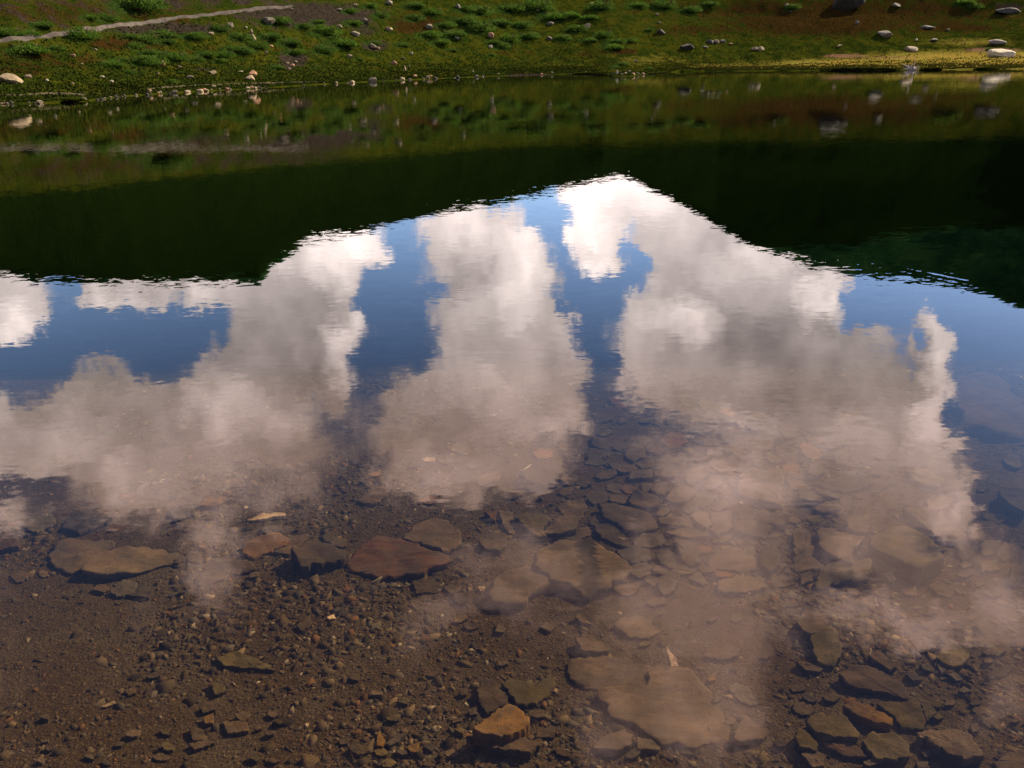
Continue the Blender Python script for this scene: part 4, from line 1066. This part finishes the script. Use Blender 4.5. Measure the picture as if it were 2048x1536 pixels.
# gravel: tens of thousands of little chips, joined
R_ = np.random.RandomState(5)
N = 80000
ca = R_.uniform(-46, 46, N); cd = np.exp(R_.uniform(math.log(1.15), math.log(6.2), N))
keep = np.ones(N, bool)
x, y = cd*np.sin(np.radians(ca)), cd*np.cos(np.radians(ca))
pxx, pyy = project(x, y, ground(ca, cd))
coarse = np.clip(.5+2.0*fbm(x/.55, y/.55, 91, 3), 0, 1)
sz = np.exp(R_.normal(math.log(.0042), .50, N))*(.65+.28*cd)*(.65+.8*coarse)
big = R_.rand(N) < np.where(pyy > 1150, .14, .06)
sz = np.where(big, sz*2.4, sz); sz = np.minimum(sz, .030)
sz = np.where(R_.rand(N) < .35, sz*.55, sz)
keep = R_.rand(N) < (.55+.45*coarse)
x, y, sz, cd, ca = x[keep], y[keep], sz[keep], cd[keep], ca[keep]
N = len(x)
K = 6
base = ground(ca, cd)-.001
ang = (np.array([0, .5, 1.8, 3.0, 3.6, 4.8])+.6*R_.uniform(-.48, .48, (N, K)))/K*2*math.pi
rad = sz[:, None]*R_.uniform(.45, 1.45, (N, K))
ast = R_.uniform(.45, 1, (N, 1)); rot = R_.uniform(0, math.pi, (N, 1))
lx, ly = rad*np.cos(ang), rad*np.sin(ang)*ast
X = x[:, None]+lx*np.cos(rot)-ly*np.sin(rot); Y = y[:, None]+lx*np.sin(rot)+ly*np.cos(rot)
H = np.minimum(sz*R_.uniform(.12, .48, N), .0022+sz*.10)
tlx, tly = R_.normal(0, .22, (N, 1)), R_.normal(0, .22, (N, 1))
top = base[:, None]+H[:, None]+tlx*lx+tly*ly
V0 = np.stack([X, Y, np.repeat((base-sz*.5)[:, None], K, 1)], -1)
sh_ = .88
V1 = np.stack([x[:, None]+(X-x[:, None])*sh_, y[:, None]+(Y-y[:, None])*sh_, top], -1)
V = np.concatenate([V0, V1], 1).reshape(-1, 3)
o_ = (np.arange(N)*2*K)[:, None]
side = np.stack([np.stack([o_[:, 0]+k, o_[:, 0]+(k+1) % K, o_[:, 0]+K+(k+1) % K, o_[:, 0]+K+k], -1) for k in range(K)], 1).reshape(-1, 4)
cap1 = np.stack([o_[:, 0]+K+i for i in (0, 1, 2, 3)], -1); cap2 = np.stack([o_[:, 0]+K+i for i in (0, 3, 4, 5)], -1)
me = mesh_np('gravel', V, None, MAT['chips'], False, np.concatenate([side, cap1, cap2]))
pal = np.array([(.050, .036, .020), (.066, .050, .032), (.038, .028, .017), (.055, .048, .038), (.082, .060, .036), (.075, .040, .018), (.028, .022, .015), (.17, .14, .105)])
ci = R_.choice(8, N, p=[.24, .2, .16, .14, .1, .07, .065, .025])
cc = pal[ci]*np.array([[.95, .73, .47]])*R_.uniform(.6, 1.35, (N, 1))
floatcol(me, 'tone', np.repeat(np.concatenate([cc, np.ones((N, 1))], 1), 2*K, 0))
link('gravel', me, kind='stuff', label='brown slate gravel covering the lake bed', category='gravel')


# ------------------------------------------------------------------ rocks on the far shore and slope
def boulder_mesh(seed, mat, sx=1, sy=1, sz_=.6, sub=3, tall=False):
    r_ = random.Random(seed)
    bm = bmesh.new(); bmesh.ops.create_icosphere(bm, subdivisions=sub, radius=1)
    planes = []
    for _ in range(14):
        n = Vector((r_.gauss(0, 1), r_.gauss(0, 1), r_.gauss(0, .8))).normalized()
        planes.append((n, r_.uniform(.55, .85)))
    P = np.array([v_.co[:] for v_ in bm.verts])
    nz = 1+.30*fbm(P[:, 0]*1.3+seed, P[:, 1]*1.3+P[:, 2]*1.7, seed, 4)
    for v_, k in zip(bm.verts, nz):
        c_ = v_.co*k
        for n, d in planes:
            e = c_.dot(n)-d
            if e > 0: c_ -= n*e*.92
        v_.co = Vector((c_.x*sx, c_.y*sy, c_.z*sz_))
    me = bpy.data.meshes.new('boulder'); bm.to_mesh(me); bm.free(); me.materials.append(mat)
    return me


# x, y, width px, aspect (height/width), material, label or None, landmark or None
ROCKS = [
 (21, 160, 38, .36, 'bould_pale', 'long pale boulder lying on the grass at the left edge', 'long pale boulder'),
 (57, 153, 12, .6, 'bould_pale', None, None),
 (507, 147, 17, .75, 'bould_peach', 'upper peach-coloured boulder of the pair on the green slope', 'pair of peach boulders'),
 (500, 156, 17, .65, 'bould_pale', 'lower paler boulder of the peach pair on the slope', None),
 (427, 145, 15, .45, 'bould_pale', None, None), (326, 127, 12, .8, 'bould_peach', 'brownish-pink rock among the shrubs below the path', 'brownish-pink rock'),
 (492, 55, 6, .8, 'bould_white', None, None), (503, 64, 5, 2.0, 'bould_pale', None, None), (508, 76, 9, 1.4, 'bould_pale', 'tall pale leaning rock on the scree beneath the path', 'tall pale rock'),
 (423, 67, 12, .5, 'bould_pale', None, None), (460, 51, 14, .6, 'bould_grey', None, None), (538, 42, 24, .55, 'bould_grey', 'broad grey outcrop under the upper path', 'broad grey outcrop'),
 (574, 47, 16, .5, 'bould_grey', None, None), (147, 111, 10, .5, 'bould_peach', None, None), (190, 99, 9, .5, 'bould_grey', None, None), (164, 128, 6, .6, 'bould_pale', None, None),
 (94, 161, 7, .8, 'bould_white', None, None), (205, 154, 7, .7, 'bould_white', None, None), (213, 157, 5, .7, 'bould_pale', None, None), (224, 163, 7, .7, 'bould_white', None, None),
 (145, 167, 6, .6, 'bould_pale', None, None), (316, 147, 5, .7, 'bould_pale', None, None), (359, 134, 8, .6, 'bould_pale', None, None), (381, 154, 12, .5, 'bould_grey', None, None),
 (482, 143, 9, .4, 'bould_white', None, None), (575, 126, 9, .6, 'bould_pale', None, None), (585, 131, 10, .6, 'bould_peach', None, None), (578, 138, 7, .6, 'bould_pale', None, None), (592, 124, 6, .8, 'bould_pale', None, None),
 (533, 104, 7, .6, 'bould_white', None, None), (543, 92, 9, .5, 'bould_peach', None, None), (678, 20, 12, .5, 'bould_grey', None, None), (583, 19, 8, .5, 'bould_pale', None, None),
 (779, 6, 18, .5, 'bould_grey', 'grey rock at the top edge above the scree', 'grey rock at the top edge'), (711, 10, 10, .5, 'bould_pale', None, None), (730, 44, 14, .8, 'bould_grey', None, None),
 (680, 54, 12, .7, 'bould_grey', None, None), (779, 58, 14, .6, 'bould_pale', None, None), (711, 68, 18, .55, 'bould_grey', None, None), (859, 54, 15, .7, 'bould_grey', 'blocky grey rock in the red-brown heath patch', 'blocky grey rock'),
 (916, 13, 11, .9, 'bould_grey', None, None), (1076, 20, 7, .6, 'bould_pale', None, None), (1100, 47, 14, .6, 'bould_grey', 'grey-white rock high in the green shrubs, left of its twin', 'grey-white rock in the shrubs'),
 (1174, 52, 13, .8, 'bould_pale', 'pale rock with a pointed top high on the green slope', 'pale pointed rock'), (914, 75, 10, .7, 'bould_white', 'bright white rock half hidden in green shrubs', 'bright white rock'),
 (981, 71, 13, 1.0, 'bould_peach', 'brown rock standing among the mid-slope shrubs', 'brown standing rock'), (980, 93, 9, .8, 'bould_white', None, None), (1098, 76, 12, .7, 'bould_grey', None, None),
 (748, 94, 16, .5, 'bould_pale', None, None), (742, 90, 9, .5, 'bould_grey', None, None), (756, 97, 9, .5, 'bould_pale', None, None), (700, 112, 10, .8, 'bould_pale', None, None), (823, 106, 7, .8, 'bould_white', None, None),
 (806, 117, 7, .5, 'bould_grey', None, None), (788, 126, 13, .7, 'bould_peach', None, None), (810, 138, 6, 1.9, 'bould_pale', None, None), (818, 133, 5, .8, 'bould_grey', None, None),
 (830, 152, 9, .6, 'bould_peach', None, None), (945, 143, 6, .6, 'bould_white', None, None), (1182, 7, 7, .6, 'bould_pale', None, None), (1314, 29, 6, .8, 'bould_grey', None, None), (1318, 45, 6, .8, 'bould_grey', None, None),
 (1322, 64, 17, .55, 'bould_dark', None, None), (1374, 94, 24, .5, 'bould_dark', 'dark angular boulder on the pale grass right of centre', 'dark angular boulder'),
 (1411, 94, 11, .4, 'bould_grey', None, None), (1420, 84, 20, .35, 'bould_dark', None, None), (1433, 83, 12, .7, 'bould_pale', None, None), (1445, 82, 12, .5, 'bould_grey', None, None), (1461, 88, 10, .4, 'bould_peach', None, None),
 (1508, 99, 14, .5, 'bould_pale', 'left half of the pale split boulder on the lower slope', None), (1521, 98, 14, .55, 'bould_pale', 'right half of the pale split boulder on the lower slope', 'pale split boulder'),
 (1693, 8, 54, .4, 'bould_dark', 'largest dark boulder, cut by the top edge above the heath', 'large dark boulder'), (1772, 69, 28, .42, 'bould_grey', 'flat-topped grey boulder on the red-brown heath', 'flat-topped grey boulder'),
 (1867, 81, 13, .4, 'bould_grey', None, None), (1832, 80, 5, .8, 'bould_white', None, None), (1678, 92, 10, .4, 'bould_pale', None, None),
 (1822, 100, 24, .45, 'bould_pale', 'low pale boulder with a dark left side on the meadow edge', 'low pale boulder'), (1992, 85, 28, .25, 'bould_grey', 'thin grey slab lying behind the white boulder', 'thin grey slab'),
 (2001, 109, 38, .34, 'bould_white', 'white smooth boulder on the sunny meadow at the right', 'white boulder'), (1792, 12, 14, .5, 'bould_grey', None, None), (1895, 60, 6, .8, 'bould_grey', None, None), (1854, 55, 26, .25, 'bould_dark', None, None),
 (2018, 22, 34, .22, 'bould_dark', 'dark rock ledge high on the right slope', 'dark rock ledge'), (1573, 11, 9, .6, 'bould_grey', None, None), (1714, 46, 8, 1.0, 'bould_grey', None, None), (1580, 24, 8, .5, 'bould_dark', None, None),
 (1234, 146, 4.5, 2.6, 'bould_white', 'narrow white upright stone at the tip of the little point', 'white upright stone'), (1250, 147, 9, .6, 'bould_pale', None, None), (1258, 143, 8, .6, 'bould_pale', None, None), (1266, 148, 10, .5, 'bould_peach', None, None), (1243, 149, 7, .6, 'bould_grey', None, None),
 (1225, 149, 8, .5, 'bould_dark', None, None), (1275, 147, 9, .5, 'bould_grey', None, None), (1272, 122, 6, .8, 'bould_grey', None, None),
]
for r in ROCKS:
    if r[6]: LANDHILL.append((r[0], r[1], r[6]))
LANDHILL.append((1825, 133, 'bleached root'))
LANDHILL.append((1060, 149, 'gravel spit'))
LANDHILL += [(300, 45, 'middle of the upper path'), (40, 80, 'left end of the upper path'), (600, 10, 'right end of the upper path'), (420, 170, 'narrow shore trail'), (120, 189, 'bare earth trail'),
             (583, 128, 'small patch of rubble'), (660, 38, 'grey scree'), (250, 88, 'rusty heath patch'), (1640, 42, 'red-brown heath'), (1248, 104, 'rust-red tuft'), (745, 163, 'widest waterline stone'), (960, 40, 'densest shrubs')]
MN = {'bould_pale': 'pale', 'bould_peach': 'peach-coloured', 'bould_grey': 'grey', 'bould_dark': 'dark', 'bould_white': 'white'}
for i, (x, y, wpx, asp, mt, lab, mark) in enumerate(ROCKS):
    p = hit(x, y+wpx*asp*.35)
    wd = (wpx if wpx > 30 else wpx*.86)*math.hypot(p[0], p[1])/FPX
    grp = 'boulders and rocks on the far slope'
    if not lab:
        sw = 'rock' if wpx > 9 else 'small rock'
        lab, grp = auto(f'{MN[mt]} {sw}', x, y, LANDHILL, grp)
    me = boulder_mesh(300+i, MAT[mt], .62, .55, .62*asp*1.1, 3 if wpx > 12 else 2)
    o = link('boulder', me, loc=(p[0], p[1], p[2]+wd*asp*.28), rot=(rng.uniform(-.15, .15), rng.uniform(-.15, .15) if wpx < 20 else 0.12, -math.atan2(p[0], p[1])+rng.uniform(-.4, .4)), scale=(wd, wd, wd),
             label=lab, category='rock', group=grp)

# stones along the waterline
protos = [boulder_mesh(500+i, MAT[m_], .6, .5, .34, 2) for i, m_ in enumerate(['bould_pale', 'bould_peach', 'bould_grey', 'bould_dark', 'bould_grey', 'bould_pale', 'bould_dark', 'bould_grey'])]
pn = ['pale', 'peach-coloured', 'grey', 'dark', 'grey', 'pale', 'dark', 'grey']
spots = [(349, 186, 12, 2), (374, 186, 11, 5), (400, 183, 12, 0), (408, 181, 9, 1), (413, 182, 8, 5), (427, 174, 8, 0), (454, 179, 9, 1), (496, 177, 8, 5), (503, 176, 9, 1), (511, 177, 7, 0), (299, 183, 9, 1), (79, 206, 12, 0), (167, 199, 11, 2),
         (745, 163, 18, 2), (805, 159, 12, 0), (856, 156, 11, 5), (861, 154, 8, 1), (704, 166, 12, 0), (870, 157, 7, 3), (915, 156, 10, 3), (953, 154, 9, 2)]
r2 = random.Random(3)
for _ in range(70):
    x = r2.uniform(0, 1) ** 1.3*1350
    y = float(np.interp(x, [p_[0] for p_ in SH], [p_[1] for p_ in SH]))
    spots.append((x, y-r2.uniform(-.5, 3.0), r2.uniform(3, 8), r2.choice([0, 1, 2, 3, 3, 4, 6, 6, 7, 7])))
for x, y, wpx, k in spots:
    v_ = pdir(x, y); h_ = math.hypot(v_[0], v_[1]); a_ = math.degrees(math.atan2(v_[0], v_[1]))
    p = hit(x, y)
    if p[2] < -.1: continue
    p[2] = max(p[2], -.02)
    wd = wpx*math.hypot(p[0], p[1])/FPX
    lab, grp = auto(f'{"tiny" if wpx < 5 else "small" if wpx < 8 else "large"} {pn[k]} waterline stone', x, y, LANDHILL, 'stones along the far waterline')
    link('shore_stone', protos[k], loc=(p[0], p[1], p[2]+wd*.1), rot=(0, 0, r2.uniform(0, 6.28)), scale=(wd, wd, wd), label=lab, category='rock', group=grp)


# ------------------------------------------------------------------ willow shrubs
def shrub_meshes(seed, flat):
    R = np.random.RandomState(seed)
    n = 1500
    lobes = [(R.uniform(-.6, .6), R.uniform(-.4, .4), R.uniform(.3, .62)) for _ in range(7)]
    pts = []
    for k in range(n):
        lx_, ly_, lr = lobes[R.randint(7)]
        d = R.normal(0, 1, 3); d[2] = abs(d[2])*.9; d /= np.linalg.norm(d)
        rr = lr*R.uniform(.55, 1.08)
        pts.append((lx_+d[0]*rr, ly_+d[1]*rr, d[2]*rr*flat+.02))
    C = np.array(pts)
    s_ = R.uniform(.035, .085, n)
    d1 = R.normal(0, 1, (n, 3)); d1 /= np.linalg.norm(d1, axis=1)[:, None]
    d2 = np.cross(d1, R.normal(0, 1, (n, 3))); d2 /= np.linalg.norm(d2, axis=1)[:, None]
    V = np.stack([C-d1*s_[:, None], C+d2*s_[:, None]*.45, C+d1*s_[:, None], C-d2*s_[:, None]*.45], 1).reshape(-1, 3)
    F = np.arange(4*n).reshape(n, 4)
    fol = mesh_np('foliage', V, None, MAT['leaf'], False, F)
    st = []
    for k in range(9):
        a = R.uniform(0, 6.28); l = R.uniform(.4, .75)
        st.append(tube([(0, 0, -.1), (math.cos(a)*l*.5, math.sin(a)*l*.4, .28*flat), (math.cos(a)*l, math.sin(a)*l*.8, .55*flat)], [.03, .02, .008], 4))
    v_, f_ = join(st)
    return fol, mesh_np('stems', v_, f_, MAT['twig'], True)


SP = [shrub_meshes(40+i, (.75, .9, .6, 1.0, .8)[i]) for i in range(5)]
r3 = random.Random(9)
for i, (x, y, wpx) in enumerate(SHRUBS):
    k = i % 5
    p = hit(x, y+wpx*.12)
    wd = wpx*math.hypot(p[0], p[1])/FPX
    sw = 'broad' if wpx > 40 else 'mid-sized' if wpx > 24 else 'small'
    lab, grp = auto(f'{sw} green shrub', x, y, LANDHILL, 'low willow shrubs on the far slope')
    o = link('willow_shrub', None, loc=(p[0], p[1], p[2]-.03), rot=(0, 0, r3.uniform(-.5, .5)-math.atan2(p[0], p[1])), label=lab, category='shrub', group=grp)
    s_ = (wd/1.5, wd/1.9, wd/2.6*(1.7 if wpx > 20 else 1.9))
    o.scale = s_
    link('foliage', SP[k][0], parent=o); link('stem', SP[k][1], parent=o)

# grass tufts over the slope, as one mass
R_ = np.random.RandomState(8)
N = 60000
ta = R_.uniform(-40, 42, N)
dsn = np.exp(np.interp(ta, sh_az, np.log(sh_d)))
td = dsn+.6+(np.exp(R_.uniform(0, math.log(60), N))-1)
x, y = td*np.sin(np.radians(ta)), td*np.cos(np.radians(ta)); z = ground(ta, td)
px, py = project(x, y, z)
yp = 83-px*0.14+(px/1000)**2*12
msc = blobs([(620, 30, 170, 30, .9), (585, 118, 30, 24, .9), (750, 92, 34, 14, .8), (1060, 150, 60, 4, 1)])
kp = (R_.rand(N) > np.where((px < 850) & (py < yp+2), .85, msc)) & (np.abs(py-yp-2) > np.where(px < 700, 5, 0))
x, y, z, px, py, td = x[kp], y[kp], z[kp], px[kp], py[kp], td[kp]
N = len(x)
patchy = fbm(x/3, y/3, 77, 3)
hgt = R_.uniform(.03, .10, N)*(1+1.2*np.clip(patchy, 0, 1)); wdt = R_.uniform(.08, .20, N)
V, F = [], []
B = 4
an = R_.uniform(0, math.pi, (N, B)); ln = R_.normal(0, .5, (N, B, 2))
rt_ = np.stack([x, y, z-.04], -1)[:, None, :].repeat(B, 1)
off = np.stack([np.cos(an)*wdt[:, None]*.5, np.sin(an)*wdt[:, None]*.5, np.zeros((N, B))], -1)
tip = rt_+np.concatenate([ln*hgt[:, None, None], (hgt[:, None]*R_.uniform(.8, 1.6, (N, B)))[..., None]+.04], -1)
V = np.stack([rt_-off, rt_+off, tip], 2).reshape(-1, 3)
me = mesh_np('grass', V, None, MAT['grass'], False, np.arange(len(V)).reshape(-1, 3))
mdw = blobs([(2000, 120, 330, 22, 1), (1750, 128, 260, 13, .9), (1480, 133, 160, 9, .6), (1300, 120, 160, 20, .4), (1950, 85, 150, 14, .5)])[:, None]
hth = blobs([(250, 85, 80, 16, .9), (60, 112, 80, 22, .6), (840, 48, 70, 26, .7), (1640, 42, 190, 30, .95), (1900, 55, 110, 12, .7), (1248, 104, 22, 5, 1.1)])[:, None]
gc = np.array([[.042, .066, .012]])*(1+.9*patchy[:, None])+R_.rand(N, 1)*np.array([[.035, .030, .008]])
gc = gc*(1-mdw)+np.array([[.15, .125, .030]])*mdw
gc = gc*(1-.7*hth)+np.array([[.060, .030, .012]])*.7*hth
gc = np.clip(gc*np.array([[.74, .70, .46]])*R_.uniform(.75, 1.2, (N, 1)), .005, .4)
floatcol(me, 'tone', np.repeat(np.concatenate([gc, np.ones((N, 1))], 1), 3*B, 0))
link('grass', me, kind='stuff', label='short tussocky grass covering the far slope', category='grass')


# ------------------------------------------------------------------ overhanging turf banks and the bleached root
def bank(pts, height, label):
    P = np.array([hit(a, b) for a, b in pts])
    n = 60
    u = np.linspace(0, len(P)-1, n)
    P = np.stack([np.interp(u, np.arange(len(P)), P[:, i]) for i in range(3)], -1)
    rr = random.Random(len(label))
    prof = [(0.9, .0), (.55, height*1.0), (.0, height*1.1), (-.30, height*.95), (-.38, height*.68), (-.12, height*.5), (.0, height*.1), (.02, -.3)]
    vv, ff = [], []
    for i, p in enumerate(P):
        dr = np.array([p[0], p[1]])/math.hypot(p[0], p[1])
        tap = min(1, 4*min(i, n-1-i)/n+.15)
        for a, z in prof:
            j = .10*rr.uniform(-1, 1) if a < .5 else 0
            vv.append((p[0]+dr[0]*(a*tap+j), p[1]+dr[1]*(a*tap+j), max(p[2]*.2, 0)+z*tap*(1+.22*rr.uniform(-1, 1))))
    K = len(prof)
    for i in range(n-1):
        for k in range(K-1):
            ff.append((i*K+k, (i+1)*K+k, (i+1)*K+k+1, i*K+k+1))
    top_f = [f for i, f in enumerate(ff) if i % (K-1) < 4]; low_f = [f for i, f in enumerate(ff) if i % (K-1) >= 4]
    o = link('turf_bank', None, label=label, category='bank', group='undercut turf banks on the shore')
    me1 = mesh_np('turf', vv, top_f, MAT['hill']); floatcol(me1, 'cover', np.tile([0, 0, .15, 0], (len(vv), 1)))
    link('turf', me1, parent=o)
    link('soil_face', mesh_np('soil_face', vv, low_f, MAT['soil']), parent=o)


bank([(1640, 141.2), (1700, 141), (1760, 140.5), (1805, 140.5)], .26, 'longest dark undercut turf bank, left of the bleached root')
bank([(1838, 140.5), (1870, 140), (1885, 139.5)], .22, 'short undercut turf bank just right of the bleached root')
bank([(1945, 139), (1975, 138.5), (2000, 138.5)], .16, 'low turf bank at the waterline in front of the white boulder')
bank([(1135, 148.5), (1180, 148), (1215, 150)], .13, 'dark turf edge between the gravel spit and the white upright stone')
bank([(1285, 148.5), (1310, 147), (1340, 145)], .13, 'dark turf edge right of the stones on the little point')
bank([(120, 205), (150, 203), (178, 202)], .16, 'dark undercut turf edge near the left end of the shore')

p = hit(1824, 141); r4 = random.Random(4)
parts = []
for k in range(22):
    a = r4.uniform(-1.5, 1.5); L = r4.uniform(.35, .85)
    d = Vector((math.sin(a), r4.uniform(-.5, .2), abs(math.cos(a))*.9+.05))
    q1 = d*L*.5+Vector((r4.gauss(0, .05), r4.gauss(0, .05), .04)); q2 = d*L+Vector((r4.gauss(0, .12), r4.gauss(0, .1), r4.gauss(0, .06)))
    parts.append(tube([(0, 0, 0), tuple(q1), tuple(q2)], [.075, .045, .012], 5))
o = link('bleached_root', None, loc=(p[0], p[1], max(p[2], 0)-.02), rot=(0, 0, -math.atan2(p[0], p[1])), label='bleached grey upturned tree root at the water\'s edge', category='driftwood')
v_, f_ = join(parts); link('root', mesh_np('root', v_, f_, MAT['wood'], True), parent=o)
v_, f_ = tube([(0, .1, .1), (.15, .6, .14), (.3, 1.3, .12)], [.17, .14, .10], 9); link('trunk', mesh_np('trunk', v_, f_, MAT['wood'], True), parent=o)
